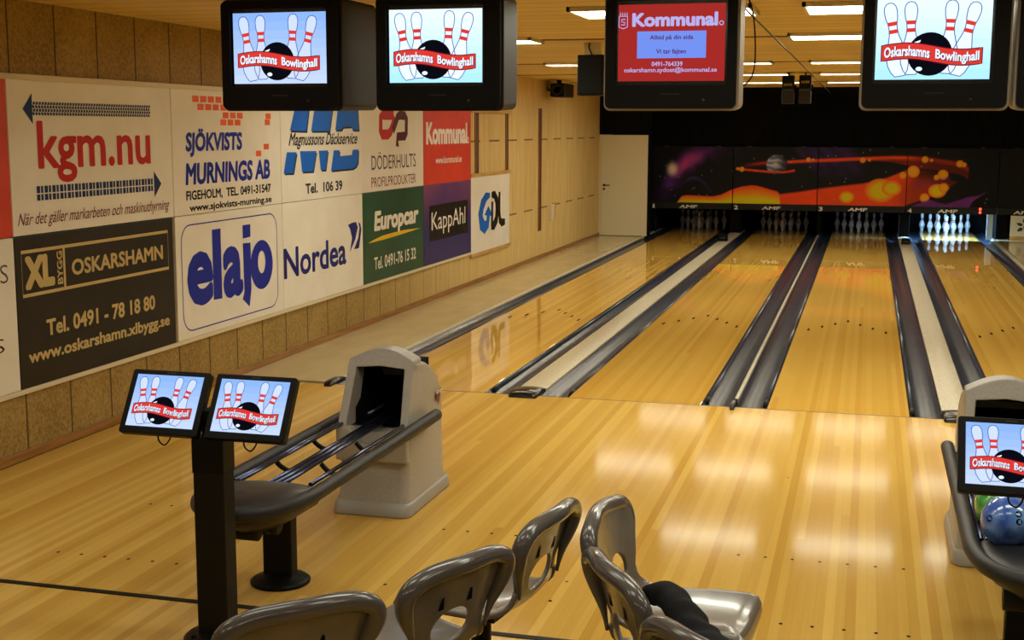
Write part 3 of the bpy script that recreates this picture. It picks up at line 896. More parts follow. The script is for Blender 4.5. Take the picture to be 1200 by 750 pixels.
letters(t, fr, [('Magnussons Däckservice', 1.106, 2.84, 1.93, 2.085, M['black_ink'], .018, .45), ('Tel.  106 39', 1.483, 2.386, 1.508, 1.607, M['black_ink'], .03)])

# profile products
t, fr = sign(C[4], C[5], ZM, ZT, M['white_sign'], 'white board with a red and maroon looped logo over thin grey capitals')
lg = MB()
lg.strip([(3.90, 2.275), (3.56, 2.275), (3.50, 2.25), (3.49, 2.10), (3.53, 2.06), (3.72, 2.06), (3.80, 2.09), (3.95, 2.235)], .11, fr, H, M['red_ink'])
lg.strip([(3.87, 2.10), (4.03, 2.255), (4.10, 2.275), (4.27, 2.27), (4.32, 2.24), (4.31, 2.07), (4.27, 2.04), (4.02, 2.035), (4.01, 1.925)], .10, fr, H * 1.5, M['maroon_ink'])
lg.build('logo', t, fix=False)
letters(t, fr, [('DÖDERHULTS', 3.205, 4.635, 1.682, 1.872, M['grey_ink'], .0), ('PROFILPRODUKTER', 3.198, 4.63, 1.495, 1.603, M['brown_ink'], .0)])

# builder's merchant
XLm = speckle(mat('dark_board', srgb(32, 29, 24), .4, spec=.3), srgb(29, 26, 21), srgb(36, 32, 27), 4)
t, fr = sign(C[1], C[2] - .03, ZB, ZM, XLm, 'dark brown board with a framed cream logo, phone number and web address')
lg = MB()
lg.strip([(-2.89, 1.065), (-1.085, 1.065), (-1.085, 1.345), (-2.89, 1.345)], .022, fr, H, M['tan_ink'], True)
lg.strip([(-2.435, 1.065), (-2.435, 1.345)], .022, fr, H * 1.2, M['tan_ink'])
v, f = text_mesh('BYGG', .03)
lg.add([fr(-2.455 - y * .062, 1.10 + x * .22, H * 1.3 + l) for x, y, l in v], f, M['tan_ink'])
lg.build('logo', t, fix=False)
letters(t, fr, [('XL', -2.86, -2.545, 1.10, 1.315, M['tan_ink'], .07), ('OSKARSHAMN', -2.352, -1.165, 1.14, 1.25, M['tan_ink'], .03),
                ('Tel. 0491 - 78 18 80', -2.662, -1.303, .775, .885, M['tan_ink'], .03), ('www.oskarshamn.xlbygg.se', -2.865, -1.10, .600, .71, M['tan_ink'], .03)])

# chunky blue letters in a rounded frame
t, fr = sign(C[2] + .0, C[3], ZB, ZM, M['white_sign'], 'white board with chunky blue lettering inside a thin rounded frame')
lg = MB()
lg.strip(round_rect(-.885, .83, .53, 1.37, .14, 6), .010, fr, H, M['blue_ink'], True)
lg.build('frame_line', t, fix=False)
lt_ = MB()
put_text(lt_, 'e', -.81, -.385, .708, 1.15, fr, H, M['blue_ink'], .04)
lt_.flat([(-.384, 1.306), (-.237, 1.306), (-.237, .724), (-.384, .729)], fr, H * 1.2, M['blue_ink'])
put_text(lt_, 'a', -.213, .148, .708, 1.145, fr, H, M['blue_ink'], .045)
lt_.flat([(.162, 1.304), (.309, 1.304), (.305, 1.195), (.163, 1.190)], fr, H, M['blue_ink'])
lt_.flat([(.16, 1.149), (.302, 1.145), (.300, .74), (.256, .59), (.13, .67), (.165, .73)], fr, H, M['blue_ink'])
oc, ic = disc(.512, .932, .222, .218, 28), disc(.512, .955, .075, .10, 28)
lt_.add([fr(a, b, H * 1.4) for a, b in oc + ic], [(i, (i + 1) % 28, 28 + (i + 1) % 28, 28 + i) for i in range(28)], M['blue_ink'])
lt_.build('lettering', t, fix=False)

# bank
t, fr = sign(C[3], C[4], ZB, ZM, M['white_sign'], 'white board with navy lettering and a small sail shaped mark')
letters(t, fr, [('Nordea', .965, 2.46, .745, 1.03, M['navy_ink'], .022)])
lg = MB()
lg.flat([(2.52, 1.142), (2.64, 1.158), (2.744, 1.157), (2.79, 1.10), (2.715, .983), (2.563, .856), (2.625, 1.0), (2.58, 1.09)], fr, H, M['navy_ink'])
lg.flat([(2.801, 1.152), (2.858, 1.133), (2.89, 1.07), (2.815, .878), (2.677, .878), (2.80, .99), (2.835, 1.09)], fr, H, M['navy_ink'])
lg.build('logo', t, fix=False)

# car hire
t, fr = sign(C[4], C[5], ZB, ZM, speckle(mat('green_board', srgb(18, 74, 50), .35), srgb(16, 68, 46), srgb(24, 84, 58), 2), 'dark green board with white italic lettering over a yellow swoosh')
letters(t, fr, [('Europcar', 3.25, 4.73, .955, 1.235, M['white_ink'], .045, .15), ('Tel. 0491-76 15 32', 3.25, 4.61, .598, .735, M['white_ink'], .015)])
sw = MB(); sw.flat([(3.072, .905), (3.30, .935), (3.509, .955), (4.124, .968), (4.792, .949), (4.169, .925), (3.592, .908)], fr, H, M['yellow_ink']); sw.build('swoosh', t, fix=False)

# fashion
bm_ = mat('blue_board', srgb(36, 38, 110), .35)
g = NT(bm_); tcn = g.n('ShaderNodeTexCoord'); nz = g.n('ShaderNodeTexNoise'); nz.inputs['Scale'].default_value = 1.6; nz.inputs['Detail'].default_value = 2
g.l(tcn.outputs['Object'], nz.inputs['Vector'])
sp = g.n('ShaderNodeSeparateXYZ'); g.l(tcn.outputs['Object'], sp.inputs[0])
vv = g.math('MULTIPLY', g.math('SUBTRACT', sp.outputs['Z'], .45), 2.2)
cc = g.mixc(g.math('MULTIPLY', g.math('MAXIMUM', vv, 0.0), nz.outputs['Fac']), srgb(34, 34, 104), srgb(150, 80, 110))
g.l(cc, bm_.node_tree.nodes['Principled BSDF'].inputs['Base Color'])
t, fr = sign(C[5], C[6], ZB, ZM, bm_, 'dark blue and violet board with white lettering on a black label')
lb = MB(); lb.flat([(5.12, .752), (6.704, .752), (6.704, 1.19), (5.12, 1.19)], fr, H, M['black_ink']); lb.build('label_patch', t, fix=False)
mb = MB(); put_text(mb, 'KappAhl', 5.20, 6.595, .815, 1.106, fr, H * 2, M['white_ink'], .0); mb.build('lettering', t, fix=False)

# blue and black initials
t, fr = sign(C[6], C[7], .43, ZM + .024, M['white_sign'], 'white board with blue and black initials, last of the lower row')
lg = MB()
lg.strip([(7.78, 1.20), (7.58, 1.18), (7.40, 1.08), (7.31, .95), (7.36, .82), (7.52, .755), (7.66, .80), (7.70, .93)], [.06, .13, .18, .22, .22, .18, .16, .15], fr, H, M['azure_ink'])
lg.flat([(7.50, .93), (7.70, 1.05), (7.84, .96), (7.84, .90)], fr, H * 1.1, M['azure_ink'])
lg.strip([(7.86, 1.20), (8.02, 1.19), (8.13, 1.10), (8.16, .97), (8.11, .83), (7.98, .755), (7.84, .75)], [.08, .12, .16, .18, .16, .14, .10], fr, H * 1.2, M['black_ink'])
lg.strip([(7.90, 1.10), (7.88, .75)], .10, fr, H * 1.3, M['black_ink'])
lg.strip([(8.28, 1.22), (8.26, .95), (8.30, .81), (8.40, .765), (8.58, .77)], [.10, .12, .13, .12, .09], fr, H, M['black_ink'])
lg.build('initials', t, fix=False)

# small box on the wall, low, beyond the boards
t = empty('wall_box', (LX, 11.67, .60))
tag(t, 'small cream and orange box low on the wall near the white door', 'wall box')
MB().box(0, .05, -.21, .0, .0, .255, M['cream']).build('cover', t, bevel=.004)
MB().box(0, .02, .0, .21, .0, .27, M['ochre']).build('recess_board', t)
# projector on the wall near the ceiling
t = empty('projector', (LX, 11.4, 2.64))
tag(t, 'small dark projector on a bracket high on the left wall', 'projector')
MB().box(.12, .36, -.42, .30, .0, .22, M['black_metal']).build('body', t, bevel=.02)
q = MB(); q.lathe([(.0, .02), (.05, .02), (.07, -.05), (.08, -.05), (.085, .0)], M['case_dark'], 18, (.24, -.42, .11), 'y'); q.build('lens', t)
MB().lathe([(.0, .0), (.045, .0)], M['black_gloss'], 16, (.24, -.445, .11), 'y').build('lens_glass', t)
q = MB(); q.box(.0, .2, -.1, -.02, .10, .14, M['case_dark']); q.box(.16, .22, -.1, -.02, .2, .28, M['case_dark']); q.build('bracket', t)
# ------------------------------------------------------------------ screens
E_blue = emis('screen_blue', srgb(150, 192, 255), .92)
E_bright = emis('screen_bright', srgb(190, 232, 255), 1.1)
def _ramp(nm, top, bot, st, n=8):
    return [emis(f'{nm}_{k}', (*[a + (b - a) * k / (n - 1) for a, b in zip(top[:3], bot[:3])], 1), st) for k in range(n)]
BG_BLUE = _ramp('screen_blue', srgb(142, 184, 255), srgb(198, 218, 255), .95)
BG_BRIGHT = _ramp('screen_bright', srgb(222, 244, 255), srgb(168, 226, 255), 1.1)
E_pin = emis('screen_pin', srgb(206, 222, 255), .97)
E_line = emis('screen_line', srgb(58, 96, 170), .8)
E_white = emis('screen_white', srgb(222, 236, 255), 1.1)
E_red = emis('screen_red', srgb(226, 60, 52), .9)
E_redd = emis('screen_dark_red', srgb(120, 20, 40), .6)
E_blk = emis('screen_black', srgb(14, 14, 24), .7)
E_cred = emis('screen_advert_red', srgb(176, 46, 42), .8)
E_cblue = emis('screen_advert_blue', srgb(112, 140, 232), 1.0)
E_ctext = emis('screen_advert_text', srgb(176, 170, 226), 1.0)
E_cdark = emis('screen_advert_dark', srgb(90, 40, 110), .8)
def bowling_picture(mb, w, h, fr, bg, hh=.0008):
    """four pins, a black ball and a red waving banner, in a picture w by h centred on the origin"""
    X = lambda x: (x - .5) * w
    Z = lambda z: (.5 - z) * h
    ramp = BG_BRIGHT if bg is E_bright else BG_BLUE
    for k, bm_k in enumerate(ramp):
        za, zb_ = k / len(ramp), (k + 1) / len(ramp)
        mb.flat([(X(0), Z(zb_)), (X(1), Z(zb_)), (X(1), Z(za)), (X(0), Z(za))], fr, 0, bm_k)
    outline = [(.070, .05), (.080, .11), (.072, .20), (.056, .27), (.050, .33), (.058, .42), (.10, .58), (.13, .70), (.128, .80), (.10, .89), (.06, .95)]
    P = [((.105, .05), 10, 1.0), ((.295, .035), 2, .98), ((.655, .025), -3, .98), ((.865, .055), -14, 1.0)]
    for (px, pz), an, sc in P:
        c, s = math.cos(math.radians(an)), math.sin(math.radians(an))
        def T(a, b): # local picture units: a across, b down, both as fractions of h
            a, b = a * sc, b * .97 * sc
            return (X(px) + (a * c + b * s) * h, Z(pz) + (a * s - b * c) * h)
        o = [(0, .0), (.042, .012)] + outline
        loop = [T(a, b) for a, b in o] + [T(-a, b) for a, b in reversed(o[1:])]
        mb.flat(loop, fr, hh, E_white if bg is E_bright else E_pin)
        mb.strip(loop, .011 * h, fr, hh * 1.5, E_line, True)
        for b0, b1 in ((.245, .295), (.345, .395)):
            wa, wb = interp(o_tab, b0), interp(o_tab, b1)
            mb.flat([T(-wa, b0), T(wa, b0), T(wb, b1), T(-wb, b1)], fr, hh * 2, E_red)
    bc = (X(.475), Z(.685)); br = .27 * h
    mb.flat(disc(*bc, br, br, 32), fr, hh * 3, E_blk)
    mb.flat([(bc[0] - .60 * br + a * .16 * br, bc[1] + .52 * br + b * .08 * br) for a, b in ((-1, -1.5), (1, .5), (1.1, 1.6), (-.6, .4))], fr, hh * 3.5, E_white)
    mb.flat(disc(bc[0] - .45 * br, bc[1] - .68 * br, .15 * br, .10 * br, 12), fr, hh * 3.5, E_white)
    def wave(u):
        return -.035 * math.sin((u - .02) * 2 * PI * .98) + .03 * (u - .5)
    n = 24; x0, x1 = .05, .93
    t0, b0 = [], []
    for i in range(n + 1):
        u = i / n; x = x0 + (x1 - x0) * u
        t0.append((X(x), Z(.585 + wave(u)))); b0.append((X(x), Z(.585 + wave(u) + .20)))
    mb.add([fr(a, b, hh * 4) for a, b in t0 + b0], [(i, n + 1 + i, n + 2 + i, i + 1) for i in range(n)], E_red)
    mb.strip(t0 + b0[::-1], .012 * h, fr, hh * 4.5, E_redd, True)
    def warp(a, b):
        u = ((a / w + .5) - x0) / (x1 - x0)
        return a, b - wave(u) * h
    for k, (m, d) in enumerate(((E_redd, .008), (E_white, 0))):
        put_text(mb, 'Oskarshamns', X(.075) + d * h, X(.475) + d * h, Z(.585 + .165) - d * h, Z(.585 + .035) - d * h, fr, hh * (5 + k), m, .05 if m is E_redd else .03, 0, warp)
        put_text(mb, 'Bowlinghall', X(.525) + d * h, X(.905) + d * h, Z(.585 + .185) - d * h, Z(.585 + .035) - d * h, fr, hh * (5 + k), m, .05 if m is E_redd else .03, 0, warp)
o_tab = [(.11, .080), (.20, .072), (.27, .056), (.33, .050), (.42, .058), (.58, .10)]

def advert_picture(mb, w, h, fr, hh=.0008):
    X = lambda x: (x - .5) * w
    Z = lambda z: (.5 - z) * h
    mb.flat([(X(0), Z(1)), (X(1), Z(1)), (X(1), Z(0)), (X(0), Z(0))], fr, 0, E_cred)
    put_text(mb, 'Kommunal', X(.13), X(.93), Z(.29), Z(.11), fr, hh, E_ctext, .045)
    mb.strip([(X(.962) + .018 * w * math.cos(a), Z(.255) + .018 * w * math.sin(a)) for a in [2 * PI * k / 12 for k in range(12)]], .008 * w, fr, hh, E_ctext, True)
    mb.strip([(X(.005), Z(.15)), (X(.005), Z(.29)), (X(.045), Z(.31)), (X(.085), Z(.29)), (X(.085), Z(.15))], .008 * w, fr, hh, E_ctext, True)
    mb.strip([(X(.065), Z(.19)), (X(.03), Z(.19)), (X(.03), Z(.22)), (X(.06), Z(.23)), (X(.06), Z(.26)), (X(.025), Z(.26))], .008 * w, fr, hh, E_ctext)
    for k in range(4): mb.flat([(X(.01 + .021 * k), Z(.14)), (X(.022 + .021 * k), Z(.14)), (X(.018 + .021 * k), Z(.09))], fr, hh, E_ctext)
    mb.flat([(X(.18), Z(.70)), (X(.825), Z(.70)), (X(.825), Z(.35)), (X(.18), Z(.35))], fr, hh, E_cblue)
    put_text(mb, 'Alltid på din sida', X(.30), X(.705), Z(.475), Z(.40), fr, hh * 2, E_cdark, .02)
    put_text(mb, 'Vi tar fajten', X(.36), X(.64), Z(.66), Z(.58), fr, hh * 2, E_cdark, .02)
    put_text(mb, '0491-764339', X(.32), X(.61), Z(.805), Z(.745), fr, hh, E_ctext, .02)
    put_text(mb, 'oskarshamn.sydost@kommunal.se', X(.06), X(.93), Z(.90), Z(.82), fr, hh, E_ctext, .015)

# ------------------------------------------------------------------ televisions hung from the ceiling
def television(xa, xb, sa, sb, case, label, pic, yaw=0.0, bg=None, deep=.28):
    z0, z1 = 2.228, 2.862
    xc = (xa + xb) / 2; hw = (xb - xa) / 2
    t = empty('television', (xc, -3.0, z0), yaw)
    tag(t, label, 'television', 'televisions hung from the ceiling')
    hgt = z1 - z0
    fr = FR((0, 0, 0), (1, 0, 0), (0, 0, 1), (0, -1, 0))
    c = MB()   # outer shell, tapering to the rear
    rings = []
    for y, sx, zz0, zz1 in ((0.0, hw, .0, hgt), (deep, hw * .99, .01, hgt), (deep + .08, hw * .94, .04, hgt - .02), (deep + .24, hw * .62, .14, hgt - .08), (deep + .27, hw * .58, .16, hgt - .10)):
        rings.append([(a, y, b) for a, b in round_rect(-sx, sx, zz0, zz1, .035)])
    c.loft(rings, case, False)
    c.build('rear_shell', t)
    # bezel with an opening
    a0, a1 = sa - xc, sb - xc; b0, b1 = 2.372 - z0, 2.795 - z0
    hin = .012
    bz = MB()
    outer = round_rect(-hw + hin, hw - hin, hin, hgt - hin, .03)
    inner = round_rect(a0 - .012, a1 + .012, b0 - .01, b1 + .01, .012)
    n = len(outer)
    vs = [(a, -.035, b) for a, b in outer] + [(a, -.035, b) for a, b in inner] + [(a, .0, b) for a, b in outer] + [(a, -.005, b) for a, b in inner]
    fs = []
    for i in range(n):
        j = (i + 1) % n
        fs += [(i, j, n + j, n + i), (2 * n + i, 2 * n + j, j, i), (n + i, n + j, 3 * n + j, 3 * n + i)]
    bz.add(vs, fs, M['black'])
    bo = bz.build('bezel', t)
    sm = MB()
    sm.box(-.05, .05, -.037, -.034, b0 - .06, b0 - .054, M['case_dark'])
    sm.lathe([(.0, -.004), (.010, -.004), (.012, .0)], M['black_gloss'], 12, (.18, -.035, .055), 'y')
    sm.build('button', bo)
    sc = MB()
    fr2 = FR(((a0 + a1) / 2, -.012, (b0 + b1) / 2), (1, 0, 0), (0, 0, 1), (0, -1, 0))
    sc.box(a0 - .012, a1 + .012, -.010, -.006, b0 - .01, b1 + .01, M['black_gloss'])
    if pic == 'advert': advert_picture(sc, a1 - a0, .40, fr2)
    else: bowling_picture(sc, a1 - a0, .40, fr2, bg)
    sc.build('screen', t, fix=False)
    mt = MB()
    mt.box(-.14, .14, .14, .36, hgt - .005, hgt + .02, M['case_dark']); mt.lathe([(.03, 0), (.03, CEIL - z1)], M['case_dark'], 12, (0, .25, hgt)); mt.box(-.12, .12, .14, .36, CEIL - z0 - .012, CEIL - z0 - .001, M['case_dark'])
    mt.build('ceiling_mount', t)
    return t
television(-3.503, -2.745, -3.425, -2.838, M['case_dark'], 'leftmost ceiling television showing bowling pins on a blue screen', 'bowl', math.radians(-2), E_blue, .5)
television(-2.545, -1.800, -2.462, -1.920, M['case_dark'], 'ceiling television with a bright bowling pin screen, right one of the left pair', 'bowl', 0, E_bright)
television(-1.240, -.520, -1.163, -.596, M['case'], 'ceiling television showing a red advert with white lettering', 'advert')
television(.092, .815, .165, .717, M['case'], 'ceiling television with a bowling pin screen above the lit lane', 'bowl', 0, E_bright)
television(.835, 1.56, .91, 1.46, M['case'], 'ceiling television cut off by the right edge of the photo', 'bowl', 0, E_bright)

# loudspeakers
M['grille'] = mat('grille_cloth', (.008, .0075, .007, 1), .85, spec=.12)
M['dull_yellow'] = mat('dull_yellow', srgb(150, 140, 30), .5)
def speaker_box(x, y, z, w_, d, h_, label):
    t = empty('loudspeaker', (x, y, z)); tag(t, label, 'loudspeaker')
    MB().box(-w_ / 2, w_ / 2, -d / 2, d / 2, 0, h_, M['black']).build('cabinet', t, bevel=.01)
    MB().box(-w_ / 2 + .012, w_ / 2 - .012, -d / 2 - .008, -d / 2, .012, h_ - .03, M['grille']).build('grille', t, bevel=.004)
    return t
t = speaker_box(-2.36, 2.1, 2.435, .245, .24, .37, 'dark box loudspeaker hung from the ceiling left of the red television screen')
m_ = MB(); m_.box(-.075, .075, -.05, .06, .372, CEIL - 2.435 - .0, M['cream']); m_.build('ceiling_bracket', t)
MB().tube([(-.02, -.06, CEIL - 2.435 - .005), (-.025, -.075, .44), (0, -.06, .372)], .006, M['black'], 6).build('cable', t)
for x, zt, lb in ((-.985, 2.875, 'left one of two narrow loudspeakers hung before the black wall'), (-.752, 2.88, 'right one of two narrow loudspeakers hung before the black wall')):
    h_ = .39
    t = empty('loudspeaker', (x, 9.0, zt - h_)); tag(t, lb + ', with a yellow mark', 'loudspeaker')
    MB().box(-.083, .083, -.09, .09, .20, h_, M['black']).build('upper_cabinet', t, bevel=.008)
    MB().box(-.083, .083, -.09, .09, 0, .17, M['case_dark']).build('lower_cabinet', t, bevel=.008)
    MB().box(-.078, .078, -.08, .08, .17, .20, M['black_gloss']).build('waist', t)
    fr = FR((0, -.0905, 0), (1, 0, 0), (0, 0, 1), (0, -1, 0))
    y_ = MB()
    zy = .245 if x < -.9 else .275
    for q in range(4): y_.flat([(-.058 + .03 * q, zy), (-.036 + .03 * q, zy), (-.034 + .03 * q, zy + .035), (-.056 + .03 * q, zy + .035)], fr, .001, M['dull_yellow'])
    y_.build('mark', t, fix=False)
    k = MB(); k.lathe([(.0, .0), (.02, .0), (.02, .03), (.0, .03)], M['black'], 10, (.083, 0, .24), 'x'); k.build('knob', t)
    MB().tube([(0, 0, h_), (0, 0, CEIL - zt + h_)], .012, M['case_dark'], 8).build('hanging_rod', t)

# loose cables under the ceiling
c = MB().tube(spline([(-.58, -2.60, CEIL), (-.515, -2.6, 2.833), (-.483, -2.6, 2.70), (-.475, -2.6, 2.49), (-.51, -2.6, 2.39), (-.60, -2.62, 2.33)], 6), .0045, M['black'], 6).build('ceiling_cable')
tag(c, 'thin black cable hanging in a bow beside the red television screen', 'cable')
c = MB().tube(spline([(-.545, -4.5, 2.80), (-.551, -2.24, 2.80), (-.587, 11.78, 2.80), (-.597, 15.68, 2.80)], 6), .006, M['black'], 6).build('ceiling_cable')
tag(c, 'long thin cable running under the ceiling towards the two narrow loudspeakers', 'cable')
# ------------------------------------------------------------------ ball returns
tri = MB()
def ball_return(label):
    t = empty('ball_return', (-2.44, -3.0, 0))
    tag(t, label, 'ball return', 'ball returns')
    Y = 3.0   # local y = world y + 3
    def rr(hx, ya, yb, z, r=.05):
        return [(a, b, z) for a, b in round_rect(-hx, hx, ya + Y, yb + Y, r, 4)]
    # body, wider at the foot
    rings = [rr(.222, -3.44, -2.70, .06), rr(.208, -3.425, -2.745, .10), rr(.205, -3.40, -2.755, .30), rr(.203, -3.375, -2.765, .46)]
    b = MB(); b.loft(rings, M['hood'], True, True, True)
    # upper rear, open to the front
    side = [(-3.22, .46), (-3.22, .835), (-3.06, .815), (-2.96, .775), (-2.87, .715), (-2.80, .63), (-2.77, .55), (-2.766, .46)]
    n = len(side)
    def ring(x, s): return [(x, y + Y, .46 + (z - .46) * s) for y, z in side]
    rg = [ring(-.195, .955), ring(-.188, .985), ring(-.15, 1.0), ring(0, 1.02), ring(.15, 1.0), ring(.188, .985), ring(.195, .955)]
    vs = [p for r in rg for p in r]
    fs = [(i * n + k, i * n + k + 1, (i + 1) * n + k + 1, (i + 1) * n + k) for i in range(len(rg) - 1) for k in range(1, n - 1)]
    fs += [tuple(range(n)), tuple((len(rg) - 1) * n + k for k in reversed(range(n)))]
    b.add(vs, fs, M['hood'], False)
    body = b.build('hood_body', t, bevel=.006)
    sk = MB(); sk.loft([rr(.230, -3.47, -2.685, 0.0, .06), rr(.230, -3.47, -2.685, .012, .06), rr(.225, -3.455, -2.69, .055, .055), rr(.218, -3.435, -2.71, .075, .05)], M['hood_skirt'], True)
    sk.build('skirt', t)
    # arched front frame, leaning back
    def sh(a, z, h): return (a, -3.335 + Y + .42 * (z - .46) - .06 + h, z)
    out = [(-.208, .475), (-.190, .845)] + [(-.190 + .38 * i / 10, .845 + .062 * math.sin(PI * i / 10)) for i in range(1, 10)] + [(.190, .845), (.208, .475)]
    inn = [(.160, .475), (.142, .80), (.0, .812), (-.142, .80), (-.160, .475)]
    bm = bmesh.new()
    loop = [bm.verts.new((a, z, 0)) for a, z in out + inn]
    bm.faces.new(loop); bmesh.ops.triangulate(bm, faces=bm.faces[:])
    idx = {v: i for i, v in enumerate(loop)}
    tris = [tuple(idx[v] for v in f.verts) for f in bm.faces]; bm.free()
    pts = out + inn; m = len(pts)
    f = MB()
    f.add([sh(a, z, -.02) for a, z in pts] + [sh(a, z, .17 - .42 * max(0, z - .46) * .35) for a, z in pts],
          tris + [tuple(m + i for i in reversed(q)) for q in tris] + [(i, (i + 1) % m, m + (i + 1) % m, m + i) for i in range(m)], M['hood'])
    f.build('front_frame', t, bevel=.008)
    # black liner, puts the shade inside the hood into its colour
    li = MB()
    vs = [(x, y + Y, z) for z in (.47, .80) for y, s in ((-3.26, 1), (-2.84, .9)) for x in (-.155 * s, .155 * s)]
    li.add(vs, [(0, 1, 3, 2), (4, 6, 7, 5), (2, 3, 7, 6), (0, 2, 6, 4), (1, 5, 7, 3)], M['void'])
    li.build('shade_liner', t, fix=False)
    # lower front with a notch for the ball track
    fp = FR((0, -3.39 + Y, 0), (1, 0, 0), (0, 0, 1), (0, -1, 0))
    p = MB(); p.prism([(-.212, .30), (.212, .30), (.207, .485), (.125, .495), (.06, .40), (-.06, .40), (-.125, .495), (-.207, .485)], fp, -.02, .045, M['hood'])
    p.build('front_panel', t, bevel=.012)
    # badge on the right side
    fs_ = FR((.2045, -2.86 + Y, .56), (0, 1, 0), (0, 0, 1), (1, 0, 0))
    e = MB(); e.flat([(-.05, .04), (.05, .06), (.0, -.045)], fs_, .002, M['brown_ink'])
    put_text(e, 'AMF', -.045, .05, .03, .052, fs_, .003, M['white_ink'], .03)
    e.build('badge', t, fix=False)
    # padded tube bow round the rack
    zt = .50; x = .25
    half = [(x, -3.03, zt + .0), (x, -3.5, zt), (x, -4.2, zt), (x, -4.62, zt), (x * .98, -4.80, zt), (x * .86, -4.96, zt), (x * .62, -5.07, zt), (x * .30, -5.13, zt), (0, -5.15, zt)]
    h2 = spline(half, 6)
    path = h2 + [(-a, b, c) for a, b, c in reversed(h2[:-1])]
    path = [(a, b + Y, c) for a, b, c in path]
    tb = MB(); tb.tube(path, .034, M['tube'], 14)
    for s in (-1, 1):
        tb.lathe([(.034, 0), (.029, .012), (.0, .018)], M['tube'], 14, (s * x, -3.03 + Y, zt), 'y')
    tb.build('padded_tube', t)
    # tray at the end
    tr = MB()
    ring0 = [(a, b) for a, b in [(.235, -4.62), (.225, -4.80), (.19, -4.94), (.12, -5.05), (0, -5.10), (-.12, -5.05), (-.19, -4.94), (-.225, -4.80), (-.235, -4.62), (-.12, -4.585), (0, -4.575), (.12, -4.585)]]
    cx, cy = 0, -4.83
    tr.loft([[(cx + (a - cx) * s, cy + (b - cy) * s + Y, z) for a, b in ring0] for s, z in ((.55, .37), (.9, .42), (1.0, .470), (.97, .486), (.86, .503), (.5, .520), (.2, .524))], M['tray'], True)
    tr.build('ball_tray', t)
    gr = MB()
    for k in range(5):
        for j in range(4): gr.lathe([(.0, .003), (.0035, .0)], M['black'], 6, (-.06 + .014 * k, -4.90 + .014 * j + Y, .5215))
    gr.build('air_grille', t)
    # rails
    for x0, zz in ((-.205, .50), (-.183, .50)):
        MB().tube([(x0, -4.64 + Y, zz), (x0, -3.15 + Y, zz)], .010, M['chrome'], 10).build('rail', t)
    for x0 in (-.035, .0, .035):
        MB().tube([(x0, -4.64 + Y, .498), (x0 * .9, -3.0 + Y, .505)], .011, M['chrome'], 10).build('rail', t)
    MB().tube([(.176, -4.64 + Y, .508), (.176, -3.12 + Y, .508)], .011, M['chrome'], 10).build('rail', t)
    MB().tube([(-.10, -3.22 + Y, .52), (-.04, -3.0 + Y, .56)], .012, M['chrome'], 10).build('rail', t)
    for y in (-3.72, -4.18):
        for s in (-1, 1):
            br = MB(); br.tube([(a * s, y + dy + Y, z) for a, dy, z in spline([(.22, .0, .488), (.19, .0, .455), (.13, .0, .43), (.07, .0, .445), (.03, .0, .482)], 5)], .013, M['black'], 8)
            br.build('rail_bracket', t)
    # pedestal
    pd = MB(); pd.box(-.092, .055, -4.60 + Y, -4.53 + Y, .02, .42, M['black_metal']); pd.build('pedestal', t, bevel=.006)
    MB().lathe([(.0, .0), (.14, .0), (.142, .012), (.125, .024), (.085, .034), (.07, .05), (.0, .05)], M['black'], 32, (-.02, -4.565 + Y, 0)).build('foot_plate', t)
    mo = MB()
    mo.lathe([(.0, -.10), (.05, -.10), (.05, .08), (.0, .08)], M['black_metal'], 18, (-.04, -4.90 + Y, .36), 'x')
    mo.lathe([(.0, -.02), (.058, -.02), (.058, .03), (.0, .03)], M['black'], 18, (.05, -4.78 + Y, .365), 'x')
    mo.lathe([(.0, -.06), (.04, -.06), (.04, .06), (.0, .06)], M['black_metal'], 18, (.0, -4.76 + Y, .365), 'x')
    mo.build('motor', t)
    return t
br1 = ball_return('grey ball return with an empty rack, behind the two small monitors')
br2 = copy_tree(br1); br2.location = (-2.44 + 3.30, -3.0, 0)
tag(br2, 'grey ball return at the right edge holding green and blue balls', 'ball return', 'ball returns')

